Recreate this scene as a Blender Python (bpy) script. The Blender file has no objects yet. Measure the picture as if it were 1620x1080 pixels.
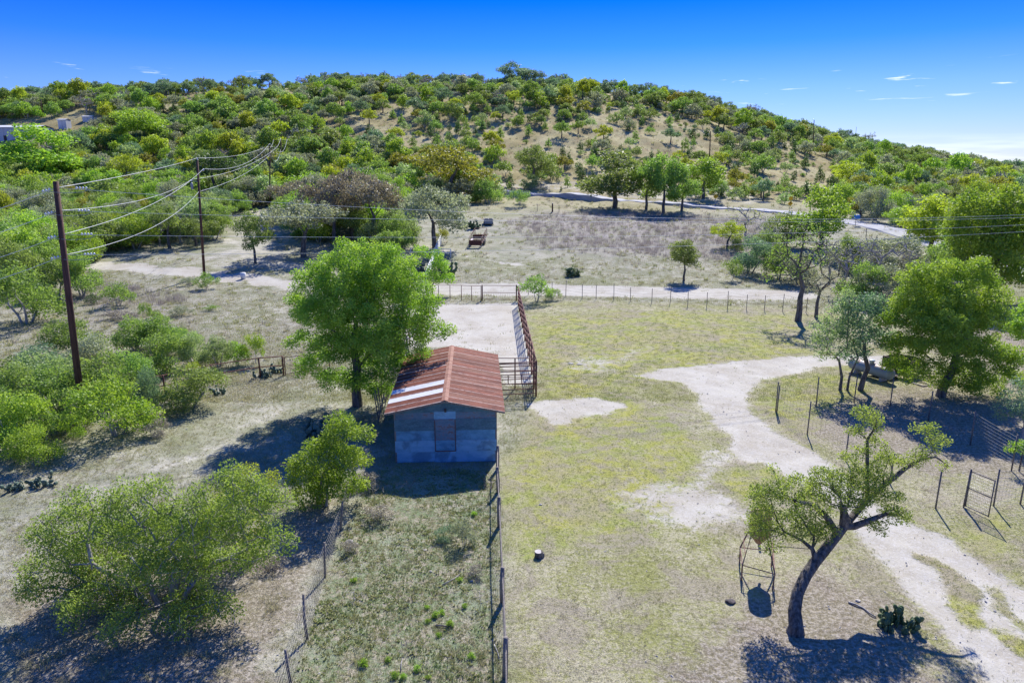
import bpy, math, random
import numpy as np
from mathutils import Vector, Matrix
from math import radians, sin, cos, tan, atan, pi, sqrt

random.seed(7)
RNG = np.random.default_rng(11)
sc = bpy.context.scene
COL = sc.collection

# ------------------------------------------------------------------ camera
CAM_H, PITCH, FPX = 14.0, radians(14.3), 1080.0
cd = bpy.data.cameras.new('camera')
cam = bpy.data.objects.new('camera', cd)
COL.objects.link(cam)
cam.location = (0, 0, CAM_H)
cam.rotation_euler = (radians(90) - PITCH, 0, 0)
cd.sensor_width = 36.0
cd.lens = 24.0
cd.clip_start = 0.1
cd.clip_end = 20000
sc.camera = cam

# ------------------------------------------------------------------ sun and sky
SUN_EL, SUN_AZ = radians(42), radians(16)          # azimuth from +Y towards +X
sd = bpy.data.lights.new('sun', 'SUN')
sun = bpy.data.objects.new('sun', sd)
COL.objects.link(sun)
to_sun = Vector((sin(SUN_AZ) * cos(SUN_EL), cos(SUN_AZ) * cos(SUN_EL), sin(SUN_EL)))
sun.rotation_euler = (-to_sun).to_track_quat('-Z', 'Y').to_euler()
sd.energy = 4.8
sd.angle = radians(0.53)
sd.color = (1.0, 0.955, 0.88)

sc.view_settings.view_transform = 'Standard'
sc.view_settings.look = 'None'
sc.view_settings.exposure = 0.66
sc.view_settings.gamma = 1.0
sc.view_settings.use_curve_mapping = False
sc.cycles.max_bounces = 5
sc.cycles.diffuse_bounces = 2
sc.cycles.glossy_bounces = 2
sc.cycles.transmission_bounces = 3
sc.cycles.transparent_max_bounces = 4
sc.cycles.sample_clamp_indirect = 4.0


class NT:
    """small helper for node trees"""
    def __init__(self, tree):
        self.t = tree
        self.n = tree.nodes
        self.l = tree.links

    def node(self, typ, **kw):
        nd = self.n.new(typ)
        for k, v in kw.items():
            setattr(nd, k, v)
        return nd

    def put(self, sock, val):
        if val is None:
            return
        if isinstance(val, bpy.types.NodeSocket):
            self.l.new(val, sock)
        else:
            if sock.type == 'RGBA' and len(val) == 3:
                val = (*val, 1)
            sock.default_value = val

    def math(self, op, a, b=None, c=None, clamp=False):
        nd = self.node('ShaderNodeMath', operation=op, use_clamp=clamp)
        self.put(nd.inputs[0], a)
        self.put(nd.inputs[1], b)
        self.put(nd.inputs[2], c)
        return nd.outputs[0]

    def mix(self, f, a, b, blend='MIX'):
        nd = self.node('ShaderNodeMix', data_type='RGBA', blend_type=blend)
        self.put(nd.inputs[0], f)
        self.put(nd.inputs[6], a)
        self.put(nd.inputs[7], b)
        return nd.outputs[2]

    def noise(self, scale, detail=3, rough=.55, vec=None, dist=0):
        nd = self.node('ShaderNodeTexNoise')
        nd.inputs['Scale'].default_value = scale
        nd.inputs['Detail'].default_value = detail
        nd.inputs['Roughness'].default_value = rough
        nd.inputs['Distortion'].default_value = dist
        if vec is not None:
            self.l.new(vec, nd.inputs['Vector'])
        return nd.outputs['Fac']

    def step(self, v, lo, hi):
        nd = self.node('ShaderNodeMapRange', interpolation_type='SMOOTHSTEP')
        self.put(nd.inputs[0], v)
        self.put(nd.inputs[1], lo)
        self.put(nd.inputs[2], hi)
        return nd.outputs[0]

    def scale_vec(self, v, s):
        nd = self.node('ShaderNodeVectorMath', operation='MULTIPLY')
        self.put(nd.inputs[0], v)
        nd.inputs[1].default_value = s
        return nd.outputs[0]


world = bpy.data.worlds.new('World')
sc.world = world
world.use_nodes = True
w = NT(world.node_tree)
w.n.clear()
sky = w.node('ShaderNodeTexSky', sky_type='NISHITA')
sky.sun_disc = False
sky.sun_elevation = SUN_EL
sky.sun_rotation = SUN_AZ
sky.air_density = 1.0
sky.dust_density = 0.3
sky.ozone_density = 2.5
tc = w.node('ShaderNodeTexCoord')
sep = w.node('ShaderNodeSeparateXYZ')
w.l.new(tc.outputs['Generated'], sep.inputs[0])
elev = sep.outputs[2]
# polarised, deeply saturated blue overhead fading to pale at the horizon
ramp = w.node('ShaderNodeValToRGB')
w.put(ramp.inputs[0], elev)
cr = ramp.color_ramp
cr.elements[0].position = 0.0
cr.elements[0].color = (0.50, 0.60, 0.98, 1)
cr.elements[1].position = 1.0
cr.elements[1].color = (0.28, 0.62, 1.35, 1)
for p_, c_ in ((0.04, (0.40, 0.50, 0.98, 1)), (0.10, (0.25, 0.42, 1.03, 1)), (0.155, (0.07, 0.30, 1.03, 1)), (0.21, (0.004, 0.21, 1.0, 1)), (0.45, (0.10, 0.42, 1.2, 1))):
    e_ = cr.elements.new(p_)
    e_.color = c_
skyc = w.mix(1.0, sky.outputs[0], ramp.outputs[0], 'MULTIPLY')
# thin streaks of cloud low over the right-hand horizon
vm = w.node('ShaderNodeMapping')
w.l.new(tc.outputs['Generated'], vm.inputs[0])
vm.inputs['Scale'].default_value = (9, 9, 110)
cn = w.noise(1.6, 4, .55, vm.outputs[0], .3)
band = w.math('MULTIPLY', w.step(elev, .07, .09), w.math('SUBTRACT', 1.0, w.step(elev, .105, .125)))
right = w.step(w.math('ABSOLUTE', w.math('SUBTRACT', sep.outputs[0], .42)), .22, .05)
streak = w.math('MULTIPLY', w.math('MULTIPLY', w.step(cn, .63, .73), band), 0.75)
low = w.math('MULTIPLY', w.math('SUBTRACT', 1.0, w.step(elev, .012, .045)), w.step(w.noise(1.2, 2, .5, vm.outputs[0]), .35, .6))
low = w.math('MULTIPLY', low, .5)
cl = w.math('ADD', streak, low, None, True)
skyc = w.mix(cl, skyc, (7.5, 8.2, 9.5))
bg = w.node('ShaderNodeBackground')
w.l.new(skyc, bg.inputs[0])
bg.inputs[1].default_value = 0.10
wo = w.node('ShaderNodeOutputWorld')
w.l.new(bg.outputs[0], wo.inputs[0])

# ------------------------------------------------------------------ terrain
YC = 350.0
_cu = np.array([-200, 0, 100, 200, 400, 600, 800, 900, 1000, 1100, 1200, 1300, 1400, 1500, 1620, 1900], float)
_cv = np.array([175, 164, 153, 152, 142, 137, 139, 142, 151, 166, 193, 222, 242, 262, 278, 285], float)
_ct = (_cu - 810) / 1080 / (cos(PITCH) + (540 - _cv) / 1080 * sin(PITCH))
_cz = CAM_H + YC * (-sin(PITCH) + (540 - _cv) / 1080 * cos(PITCH)) / (cos(PITCH) + (540 - _cv) / 1080 * sin(PITCH))


def hgt(x, y):
    x = np.asarray(x, float)
    y = np.asarray(y, float)
    base = np.interp(y, [0, 64, 72, 82, 100, 125, 143, 170], [0, 0, .12, .6, 1.95, 3.75, 5.0, 7.0])
    t = x / np.maximum(y, 60)
    zc = np.interp(t, _ct, _cz)
    f = np.clip((y - 165) / (YC - 165), 0, 1)
    S = .45 * f + .55 * (3 * f ** 2 - 2 * f ** 3)
    z = np.where(y > 165, 6.8 + (zc - 6.8) * S, base)
    g = np.clip((y - YC) / 420, 0, 1)
    g = g * g * (3 - 2 * g)
    z = z * (1 - g) - 6 * g
    # gentle undulation, growing with distance
    a = np.interp(y, [0, 60, 100, 200, 350, 800], [.02, .05, .18, .7, .5, 2])
    n = (np.sin(x * .21 + 1.3 + .4 * np.sin(y * .13)) * np.sin(y * .17 + .6) + .5 * np.sin(x * .47 + y * .33) + .35 * np.sin(x * .9 - y * .71 + 2))
    z = z + a * n * .6
    near = np.clip(1 - (y - 60) / 30, 0, 1)
    z = z + near * .018 * (np.sin(x * 2.1 + 3 * np.sin(y * .7)) * np.sin(y * 2.6 + 1) + np.sin(x * 4.7 + y * 3.3) * .5)
    return z


def hz(x, y):
    return float(hgt(x, y))


def ray(u, v):
    X, Y = (u - 810) / FPX, (540 - v) / FPX
    return X, cos(PITCH) + Y * sin(PITCH), -sin(PITCH) + Y * cos(PITCH)


def G(u, v):
    """ground point seen at a photo pixel"""
    X, dy, dz = ray(u, v)
    ys = np.concatenate([np.arange(8, 120, .25), np.arange(120, 700, 1.0)])
    t = ys / dy
    d = (CAM_H + dz * t) - hgt(X * t, ys)
    i = np.argmax(d <= 0)
    if d[i] > 0:
        return Vector((X * t[-1], ys[-1], hz(X * t[-1], ys[-1])))
    i = max(i, 1)
    f = d[i - 1] / (d[i - 1] - d[i] + 1e-9)
    y = ys[i - 1] + f * (ys[i] - ys[i - 1])
    x = X * y / dy
    return Vector((x, y, hz(x, y)))


def W(u, v, y):
    """point at a photo pixel at forward distance y"""
    X, dy, dz = ray(u, v)
    return Vector((X * y / dy, y, CAM_H + dz * y / dy))


def project(x, y, z):
    f = y * cos(PITCH) - (z - CAM_H) * sin(PITCH)
    upc = y * sin(PITCH) + (z - CAM_H) * cos(PITCH)
    return 810 + FPX * x / f, 540 - FPX * upc / f


# ------------------------------------------------------------------ object helpers
def mesh_of(name, V, F, mats=(), mi=None, smooth=False, attrs=None):
    me = bpy.data.meshes.new(name)
    V = np.asarray(V, np.float32)
    if isinstance(F, np.ndarray):
        k = F.shape[1]
        me.vertices.add(len(V))
        me.vertices.foreach_set('co', V.ravel())
        me.loops.add(F.size)
        me.loops.foreach_set('vertex_index', F.astype(np.int32).ravel())
        me.polygons.add(len(F))
        me.polygons.foreach_set('loop_start', np.arange(0, F.size, k, dtype=np.int32))
        me.update(calc_edges=True)
    else:
        me.from_pydata([tuple(map(float, p)) for p in V], [], F)
        me.update()
    for m in mats:
        me.materials.append(m)
    if mi is not None:
        me.polygons.foreach_set('material_index', np.asarray(mi, np.int32))
    me.polygons.foreach_set('use_smooth', np.full(len(me.polygons), bool(smooth)))
    if attrs:
        for an, (typ, dom, data) in attrs.items():
            at = me.attributes.new(an, typ, dom)
            at.data.foreach_set({'FLOAT': 'value', 'FLOAT_VECTOR': 'vector', 'FLOAT_COLOR': 'color'}[typ], np.asarray(data, np.float32).ravel())
    return me


def link(name, me, parent=None, loc=None, rot=None, scale=None):
    o = bpy.data.objects.new(name, me)
    COL.objects.link(o)
    if parent is not None:
        o.parent = parent
    if loc is not None:
        o.location = loc
    if rot is not None:
        o.rotation_euler = rot
    if scale is not None:
        o.scale = scale
    return o


def tag(o, label=None, cat=None, group=None, kind=None):
    if label:
        o['label'] = label
    if cat:
        o['category'] = cat
    if group:
        o['group'] = group
    if kind:
        o['kind'] = kind
    return o


def thing(name, label, cat, loc=(0, 0, 0), rotz=0, group=None):
    return tag(link(name, None, None, loc, (0, 0, rotz)), label, cat, group)


class MB:
    """mesh builder: boxes, tubes, quads"""
    def __init__(s):
        s.V, s.F = [], []

    def add(s, V, F):
        b = len(s.V)
        s.V += [tuple(v) for v in V]
        s.F += [tuple(i + b for i in f) for f in F]

    def box(s, x0, x1, y0, y1, z0, z1):
        s.add([(x0, y0, z0), (x1, y0, z0), (x1, y1, z0), (x0, y1, z0), (x0, y0, z1), (x1, y0, z1), (x1, y1, z1), (x0, y1, z1)],
              [(0, 3, 2, 1), (4, 5, 6, 7), (0, 1, 5, 4), (1, 2, 6, 5), (2, 3, 7, 6), (3, 0, 4, 7)])

    def tube(s, pts, r, n=6, r2=None, cap=True):
        pts = [Vector(p) for p in pts]
        m = len(pts)
        rs = r if isinstance(r, (list, tuple)) else [r + ((r2 if r2 is not None else r) - r) * i / max(1, m - 1) for i in range(m)]
        V, F = [], []
        for i, p in enumerate(pts):
            d = (pts[min(i + 1, m - 1)] - pts[max(i - 1, 0)]).normalized()
            a = d.cross(Vector((0, 0, 1)) if abs(d.z) < .9 else Vector((1, 0, 0))).normalized()
            b = d.cross(a)
            for k in range(n):
                t = 2 * pi * k / n
                V.append(p + (a * cos(t) + b * sin(t)) * rs[i])
        for i in range(m - 1):
            for k in range(n):
                F.append((i * n + k, i * n + (k + 1) % n, (i + 1) * n + (k + 1) % n, (i + 1) * n + k))
        if cap:
            F.append(tuple(range(n))[::-1])
            F.append(tuple((m - 1) * n + k for k in range(n)))
        s.add(V, F)

    def bar(s, a, b, w_, h_):
        a, b = Vector(a), Vector(b)
        d = (b - a).normalized()
        x = d.cross(Vector((0, 0, 1)) if abs(d.z) < .95 else Vector((0, 1, 0))).normalized() * (w_ / 2)
        z = x.cross(d).normalized() * (h_ / 2)
        s.add([a - x - z, a + x - z, a + x + z, a - x + z, b - x - z, b + x - z, b + x + z, b - x + z],
              [(0, 1, 2, 3), (7, 6, 5, 4), (0, 4, 5, 1), (1, 5, 6, 2), (2, 6, 7, 3), (3, 7, 4, 0)])

    def mesh(s, name, mat, smooth=False):
        return mesh_of(name, s.V, s.F, [mat], smooth=smooth)

    def build(s, name, mat, parent=None, smooth=False, **kw):
        return link(name, s.mesh(name, mat, smooth), parent, **kw)


# ------------------------------------------------------------------ materials
def new_mat(name):
    m = bpy.data.materials.new(name)
    m.use_nodes = True
    t = NT(m.node_tree)
    t.n.clear()
    out = t.node('ShaderNodeOutputMaterial')
    return m, t, out


def bsdf(t, col, rough=.8, spec=.3, metal=0, normal=None):
    b = t.node('ShaderNodeBsdfPrincipled')
    t.put(b.inputs['Base Color'], col)
    t.put(b.inputs['Roughness'], rough)
    b.inputs['Specular IOR Level'].default_value = spec
    t.put(b.inputs['Metallic'], metal)
    if normal is not None:
        t.l.new(normal, b.inputs['Normal'])
    return b


def bump(t, h, strength=.6, dist=.02):
    b = t.node('ShaderNodeBump')
    b.inputs['Strength'].default_value = strength
    b.inputs['Distance'].default_value = dist
    t.l.new(h, b.inputs['Height'])
    return b.outputs[0]


def simple(name, c1, c2, scale=6, rough=.8, metal=0, spec=.3, stretch=(1, 1, 1), bumpd=.01, lo=.35, hi=.65):
    m, t, out = new_mat(name)
    tcn = t.node('ShaderNodeTexCoord')
    v = t.scale_vec(tcn.outputs['Object'], stretch)
    n1 = t.noise(scale, 5, .6, v)
    n2 = t.noise(scale * 5, 3, .6, v)
    f = t.step(t.math('ADD', t.math('MULTIPLY', n1, .65), t.math('MULTIPLY', n2, .35)), lo, hi)
    col = t.mix(f, c1, c2)
    b = bsdf(t, col, rough, spec, metal, bump(t, n2, .5, bumpd))
    t.l.new(b.outputs[0], out.inputs[0])
    return m


def leaf_mat(name, ca, cb, tr=.42, trc=None):
    m, t, out = new_mat(name)
    at = t.node('ShaderNodeAttribute', attribute_name='tint')
    oi = t.node('ShaderNodeObjectInfo')
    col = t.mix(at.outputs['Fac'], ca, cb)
    hsv = t.node('ShaderNodeHueSaturation')
    t.put(hsv.inputs['Hue'], t.math('ADD', .49, t.math('MULTIPLY', oi.outputs['Random'], .022)))
    t.put(hsv.inputs['Value'], t.math('ADD', .88, t.math('MULTIPLY', oi.outputs['Random'], .3)))
    t.l.new(col, hsv.inputs['Color'])
    b = bsdf(t, hsv.outputs[0], .55, .35)
    tl = t.node('ShaderNodeBsdfTranslucent')
    k = trc or (1.5, 1.55, .9)
    t.l.new(t.mix(1.0, hsv.outputs[0], k, 'MULTIPLY'), tl.inputs[0])
    ms = t.node('ShaderNodeMixShader')
    ms.inputs[0].default_value = tr
    t.l.new(b.outputs[0], ms.inputs[1])
    t.l.new(tl.outputs[0], ms.inputs[2])
    t.l.new(ms.outputs[0], out.inputs[0])
    return m


LEAF = {
    'bright': leaf_mat('leaf_bright', (.14, .29, .03), (.42, .56, .09), .42, (1.3, 1.3, .6)),
    'green': leaf_mat('leaf_green', (.11, .22, .045), (.31, .43, .10), .45, (1.35, 1.35, .8)),
    'oak': leaf_mat('leaf_oak', (.12, .19, .045), (.31, .38, .11), .42, (1.3, 1.35, .8)),
    'olive': leaf_mat('leaf_olive', (.18, .20, .03), (.38, .37, .08), .42, (1.3, 1.3, .6)),
    'grey': leaf_mat('leaf_grey', (.21, .24, .15), (.40, .43, .28), .35, (1.2, 1.2, .8)),
    'brown': leaf_mat('leaf_brown', (.20, .185, .13), (.36, .33, .23), .3, (1.2, 1.1, .8)),
    'dark': leaf_mat('leaf_dark', (.05, .10, .03), (.14, .22, .065), .3),
    'yellow': leaf_mat('leaf_yellow', (.22, .29, .03), (.46, .53, .08), .48, (1.3, 1.3, .5)),
    'blue': leaf_mat('leaf_bluegreen', (.11, .19, .105), (.26, .36, .20), .36, (1.2, 1.3, .9)),
    'pale': leaf_mat('leaf_pale', (.21, .32, .12), (.43, .53, .23), .42, (1.2, 1.2, .8)),
    'thicket': leaf_mat('leaf_thicket', (.15, .25, .04), (.38, .48, .11), .45, (1.3, 1.3, .7)),
    'front_oak': leaf_mat('leaf_front_oak', (.17, .25, .045), (.41, .48, .11), .45, (1.3, 1.3, .7)),
    'dry': leaf_mat('leaf_dry', (.26, .23, .17), (.44, .40, .30), .2, (1.1, 1.05, .9)),
}
BARK = simple('bark', (.05, .043, .038), (.24, .215, .19), 9, .95, stretch=(1, 1, .22), bumpd=.12)
BARK_GREY = simple('bark_grey', (.20, .18, .17), (.44, .42, .40), 5, .9, stretch=(1, 1, .3), bumpd=.03)
RUSTPIPE = simple('rusty_pipe', (.12, .045, .035), (.24, .12, .09), 9, .75, .2)
OLDWOOD = simple('weathered_wood', (.13, .11, .095), (.30, .27, .245), 7, .9, stretch=(3, 3, .3))
POLEWOOD = simple('creosote_wood', (.055, .025, .02), (.14, .07, .05), 4, .8, stretch=(4, 4, .2))
GALV = simple('galvanised_wire', (.30, .31, .32), (.52, .53, .54), 6, .45, .6)
CABLE = simple('aluminium_cable', (.55, .56, .58), (.72, .73, .75), 3, .5, .1)
WIREDARK = simple('old_wire', (.14, .13, .12), (.28, .26, .24), 6, .6, .3)
POST_GREY = simple('steel_post', (.10, .09, .09), (.24, .22, .21), 8, .6, .3)
WHITE = simple('white_paint', (.62, .62, .62), (.82, .82, .8), 5, .5)
PORCELAIN = simple('insulator', (.45, .5, .58), (.72, .76, .8), 9, .25, 0, .5)
STONE = simple('limestone', (.34, .31, .27), (.62, .58, .52), 4, .9, bumpd=.05)
CACTUS = simple('cactus_pad', (.07, .12, .05), (.15, .21, .09), 8, .55, 0, .3)
CACTUS_EDGE = simple('cactus_spines', (.25, .22, .08), (.4, .35, .14), 8, .7)
YELLOW = simple('sign_yellow', (.75, .42, .01), (.85, .5, .02), 3, .45)
BLACK = simple('sign_black', (.01, .01, .01), (.02, .02, .02), 3, .5)
REDM = simple('reflector_red', (.4, .03, .03), (.5, .05, .05), 3, .4)
BLUEP = simple('blue_paint', (.05, .22, .55), (.08, .3, .65), 3, .5)
METALBLD = simple('pale_metal_siding', (.42, .45, .50), (.52, .55, .60), 1, .5, 0, .3)
DARKM = simple('dark_iron', (.03, .03, .035), (.08, .075, .08), 6, .6, .3)
TRANSF = simple('dark_box_metal', (.20, .22, .25), (.3, .32, .35), 6, .5, .3)


def rust_mat(name, c1, c2, c3, pale, amount, across=(0, .7)):
    """corrugated sheet: rust in streaks down the sheet, paler worn metal along its side laps"""
    m, t, out = new_mat(name)
    tcn = t.node('ShaderNodeTexCoord')
    oi = t.node('ShaderNodeObjectInfo')
    off = t.node('ShaderNodeVectorMath', operation='ADD')
    t.l.new(tcn.outputs['Object'], off.inputs[0])
    cmb = t.node('ShaderNodeCombineXYZ')
    t.put(cmb.inputs[0], t.math('MULTIPLY', oi.outputs['Random'], 37.0))
    t.put(cmb.inputs[1], t.math('MULTIPLY', oi.outputs['Random'], 11.0))
    t.l.new(cmb.outputs[0], off.inputs[1])
    v = t.scale_vec(off.outputs[0], (.6, 3.2, 1))
    n1 = t.noise(1.6, 5, .65, v)
    n2 = t.noise(7, 4, .65, v)
    n3 = t.noise(2.6, 4, .7, off.outputs[0])
    col = t.mix(t.step(n1, .36, .64), c1, c2)
    col = t.mix(t.step(n2, .48, .7), col, c3)
    sp = t.node('ShaderNodeSeparateXYZ')
    t.l.new(tcn.outputs['Object'], sp.inputs[0])
    y = sp.outputs[1]
    lo, hi = across
    edge = t.math('MINIMUM', t.math('SUBTRACT', y, lo), t.math('SUBTRACT', hi, y))
    e = t.math('SUBTRACT', 1.0, t.step(t.math('ADD', edge, t.math('MULTIPLY', t.math('SUBTRACT', n3, .5), .22)), .0, .075))
    wear = t.math('MULTIPLY', e, t.step(t.math('ADD', n3, t.math('MULTIPLY', n2, .4)), .5, .78))
    wear = t.math('MAXIMUM', wear, t.math('MULTIPLY', t.step(n3, .66, .76), amount), None, True)
    col = t.mix(wear, col, pale)
    hsv = t.node('ShaderNodeHueSaturation')
    t.l.new(col, hsv.inputs['Color'])
    t.put(hsv.inputs['Value'], t.math('ADD', .82, t.math('MULTIPLY', oi.outputs['Random'], .4)))
    b = bsdf(t, hsv.outputs[0], .78, .18, 0.0, bump(t, n2, .4, .012))
    t.l.new(b.outputs[0], out.inputs[0])
    return m


RUST = rust_mat('rusty_sheet', (.105, .032, .024), (.235, .075, .045), (.30, .115, .07), (.52, .42, .37), .45)
RUST_LIGHT = rust_mat('faded_rusty_sheet', (.16, .06, .04), (.28, .12, .08), (.33, .17, .115), (.54, .45, .40), .5)
BARE = rust_mat('bare_metal_sheet', (.55, .56, .57), (.66, .67, .68), (.6, .58, .56), (.7, .7, .7), .2)


def wall_mat(name, cols, rust, metal=.0):  # rusting galvanised sheet; blue skylight of the shaded wall is put into its colours
    m, t, out = new_mat(name)
    tcn = t.node('ShaderNodeTexCoord')
    oi = t.node('ShaderNodeObjectInfo')
    off = t.node('ShaderNodeVectorMath', operation='ADD')
    t.l.new(tcn.outputs['Object'], off.inputs[0])
    cmb = t.node('ShaderNodeCombineXYZ')
    t.put(cmb.inputs[0], t.math('MULTIPLY', oi.outputs['Random'], 23.0))
    t.l.new(cmb.outputs[0], off.inputs[1])
    v = t.scale_vec(off.outputs[0], (1, 1, 2.4))
    n1 = t.noise(1.7, 5, .6, v)
    n2 = t.noise(9, 4, .6, v)
    col = t.mix(t.step(n1, .35, .65), cols[0], cols[1])
    r = t.step(t.math('ADD', t.math('MULTIPLY', n1, .55), t.math('MULTIPLY', n2, .45)), 1 - rust - .12, 1 - rust + .06)
    col = t.mix(r, col, (.16, .065, .045))
    n5 = t.noise(.9, 4, .7, off.outputs[0], .5)
    col = t.mix(t.math('MULTIPLY', t.step(n5, .48, .62), .55), col, (.045, .12, .20))
    col = t.mix(t.math('MULTIPLY', t.step(n2, .45, .8), .3), col, (.27, .45, .62))
    b = bsdf(t, col, .45, .4, metal, bump(t, n2, .2, .008))
    t.l.new(b.outputs[0], out.inputs[0])
    return m


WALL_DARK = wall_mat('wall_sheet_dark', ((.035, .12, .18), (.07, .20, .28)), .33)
WALL_MID = wall_mat('wall_sheet_mid', ((.07, .25, .42), (.13, .37, .58)), .28)
WALL_LIGHT = wall_mat('wall_sheet_light', ((.15, .38, .58), (.22, .47, .68)), .25)
WALL_RUST = wall_mat('wall_sheet_rusty', ((.08, .17, .26), (.14, .27, .40)), .42)


# ------------------------------------------------------------------ ground zones (world polygons, from the places seen in the photograph)
def poly(pts):
    return np.array([(p.x, p.y) for p in (G(u, v) for u, v in pts)])


def inside_dist(P, x, y):
    """signed distance, positive inside"""
    n = len(P)
    d2 = np.full(x.shape, 1e12)
    ins = np.zeros(x.shape, bool)
    for i in range(n):
        a, b = P[i], P[(i + 1) % n]
        e = b - a
        L = e @ e + 1e-9
        t = np.clip(((x - a[0]) * e[0] + (y - a[1]) * e[1]) / L, 0, 1)
        d2 = np.minimum(d2, (x - a[0] - t * e[0]) ** 2 + (y - a[1] - t * e[1]) ** 2)
        c = ((a[1] <= y) != (b[1] <= y)) & (x < a[0] + (y - a[1]) / (e[1] if abs(e[1]) > 1e-9 else 1e-9) * e[0])
        ins ^= c
    d = np.sqrt(d2)
    return np.where(ins, d, -d)


def soft(P, x, y, wd):
    out = np.zeros(x.shape)
    m = (x > P[:, 0].min() - wd) & (x < P[:, 0].max() + wd) & (y > P[:, 1].min() - wd) & (y < P[:, 1].max() + wd)
    if m.any():
        d = inside_dist(P, x[m], y[m])
        s = np.clip((d + wd) / (2 * wd), 0, 1)
        out[m] = s * s * (3 - 2 * s)
    return out


def strip(pts, w0):
    """band of half-width w0 metres along a pixel polyline"""
    L = [G(u, v) for u, v in pts]
    left, right_ = [], []
    for i, p in enumerate(L):
        d = (L[min(i + 1, len(L) - 1)] - L[max(i - 1, 0)])
        d.z = 0
        d.normalize()
        n = Vector((-d.y, d.x, 0)) * w0
        left.append(p + n)
        right_.append(p - n)
    return np.array([(p.x, p.y) for p in left + right_[::-1]])


P_DRIVE = poly([(1400, 562), (1290, 562), (1190, 568), (1110, 577), (1050, 584), (1000, 594), (1040, 602), (1085, 606), (1105, 625), (1115, 650), (1135, 672),
                (1160, 690), (1150, 712), (1185, 730), (1230, 742), (1280, 775), (1330, 815), (1365, 850), (1400, 895), (1450, 955), (1510, 1020), (1575, 1090),
                (1640, 1090), (1640, 945), (1560, 895), (1500, 850), (1450, 832), (1380, 790), (1320, 742), (1290, 712), (1235, 690), (1190, 655), (1180, 625), (1205, 603), (1290, 582), (1330, 577), (1400, 577)])
P_DRIVE2 = poly([(1110, 700), (1150, 705), (1165, 740), (1150, 770), (1200, 800), (1190, 830), (1100, 840), (1060, 835), (1010, 812), (955, 775), (1000, 762), (1090, 765), (1112, 735)])
P_ISLE = [poly([(1160, 735), (1215, 730), (1222, 765), (1185, 790), (1145, 770)]),
          poly([(1435, 862), (1478, 878), (1540, 940), (1580, 990), (1548, 1002), (1480, 935)]), poly([(1530, 925), (1570, 930), (1625, 985), (1625, 1000), (1570, 965)]),
          poly([(1580, 985), (1625, 1010), (1625, 1050), (1590, 1030)])]
P_PEN = poly([(640, 484), (818, 479), (828, 520), (840, 560), (846, 606), (800, 612), (780, 560), (720, 548), (640, 552)])
P_OVAL = poly([(832, 641), (870, 632), (940, 628), (984, 638), (965, 654), (905, 672), (868, 668)])
P_TOPROAD = poly([(500, 452), (640, 450), (700, 448), (880, 450), (1000, 452), (1100, 455), (1280, 461), (1300, 470), (1280, 474), (1100, 473), (1000, 470), (880, 468), (640, 466), (500, 463)])
P_LEFTROAD = strip([(130, 418), (220, 424), (300, 431), (370, 439), (440, 447), (520, 455)], 1.9)
P_TRACK = poly([(300, 700), (400, 655), (470, 620), (540, 590), (560, 600), (480, 650), (400, 700), (300, 740), (200, 780), (60, 830), (0, 850), (0, 800), (150, 760)])
P_FARTRACK = strip([(690, 395), (740, 405), (800, 418), (860, 424)], .45)
P_BARE = [poly([(900, 560), (960, 560), (1050, 540), (1040, 555), (960, 590), (890, 590)]),
          poly([(455, 330), (385, 330), (340, 395), (300, 420), (420, 432), (520, 420), (470, 410), (430, 380)]),
          poly([(540, 800), (480, 860), (440, 1000), (380, 1080), (480, 1080), (520, 920), (560, 800)]),
          poly([(760, 290), (900, 285), (1170, 292), (1240, 325), (1060, 316), (860, 300), (780, 300)])]
P_YARD = poly([(800, 1200), (793, 900), (788, 735), (850, 628), (825, 480), (900, 474), (1260, 487), (1400, 500), (1600, 540), (1700, 640), (1700, 1200)])
P_LAWN = poly([(790, 800), (788, 735), (855, 630), (830, 500), (1050, 490), (1260, 500), (1290, 560), (1000, 620), (1120, 700), (1100, 800), (980, 870), (840, 880)])
P_LAWN2 = poly([(1200, 605), (1330, 580), (1400, 640), (1300, 665), (1260, 700), (1200, 640)])
P_LAWN3 = poly([(1450, 850), (1620, 780), (1640, 960), (1540, 890), (1460, 840)])
P_PAD = poly([(785, 745), (800, 1200), (420, 1200), (520, 900), (580, 760), (600, 735)])
P_LITTER = [poly([(0, 1200), (0, 960), (120, 900), (400, 870), (460, 820), (540, 770), (520, 880), (470, 1000), (440, 1200)]),
            poly([(1040, 1060), (1150, 950), (1300, 900), (1430, 940), (1500, 1030), (1500, 1200), (1040, 1200)]),
            poly([(1250, 680), (1350, 620), (1500, 610), (1640, 650), (1640, 760), (1480, 760), (1330, 715)]),
            poly([(1460, 500), (1660, 500), (1660, 640), (1560, 600)])]
P_PURPLE = [poly([(800, 352), (860, 340), (1040, 338), (1220, 350), (1230, 420), (1100, 410), (960, 402), (850, 392)]),
            poly([(60, 470), (170, 450), (290, 470), (300, 520), (150, 520), (40, 530)]), poly([(130, 560), (420, 520), (440, 560), (300, 620), (100, 640)])]
ROAD_PX = [(560, 302), (700, 303), (800, 305), (850, 309), (950, 315), (1080, 324), (1180, 332), (1260, 340), (1330, 349), (1400, 361), (1450, 376), (1520, 398), (1600, 425), (1700, 460)]


def axis(segs):
    out = [segs[0][0]]
    for a, b, s0, s1 in segs:
        x = a
        while x < b - 1e-6:
            f = (x - a) / (b - a)
            x += s0 + (s1 - s0) * f
            out.append(min(x, b))
    return np.array(out)


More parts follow.
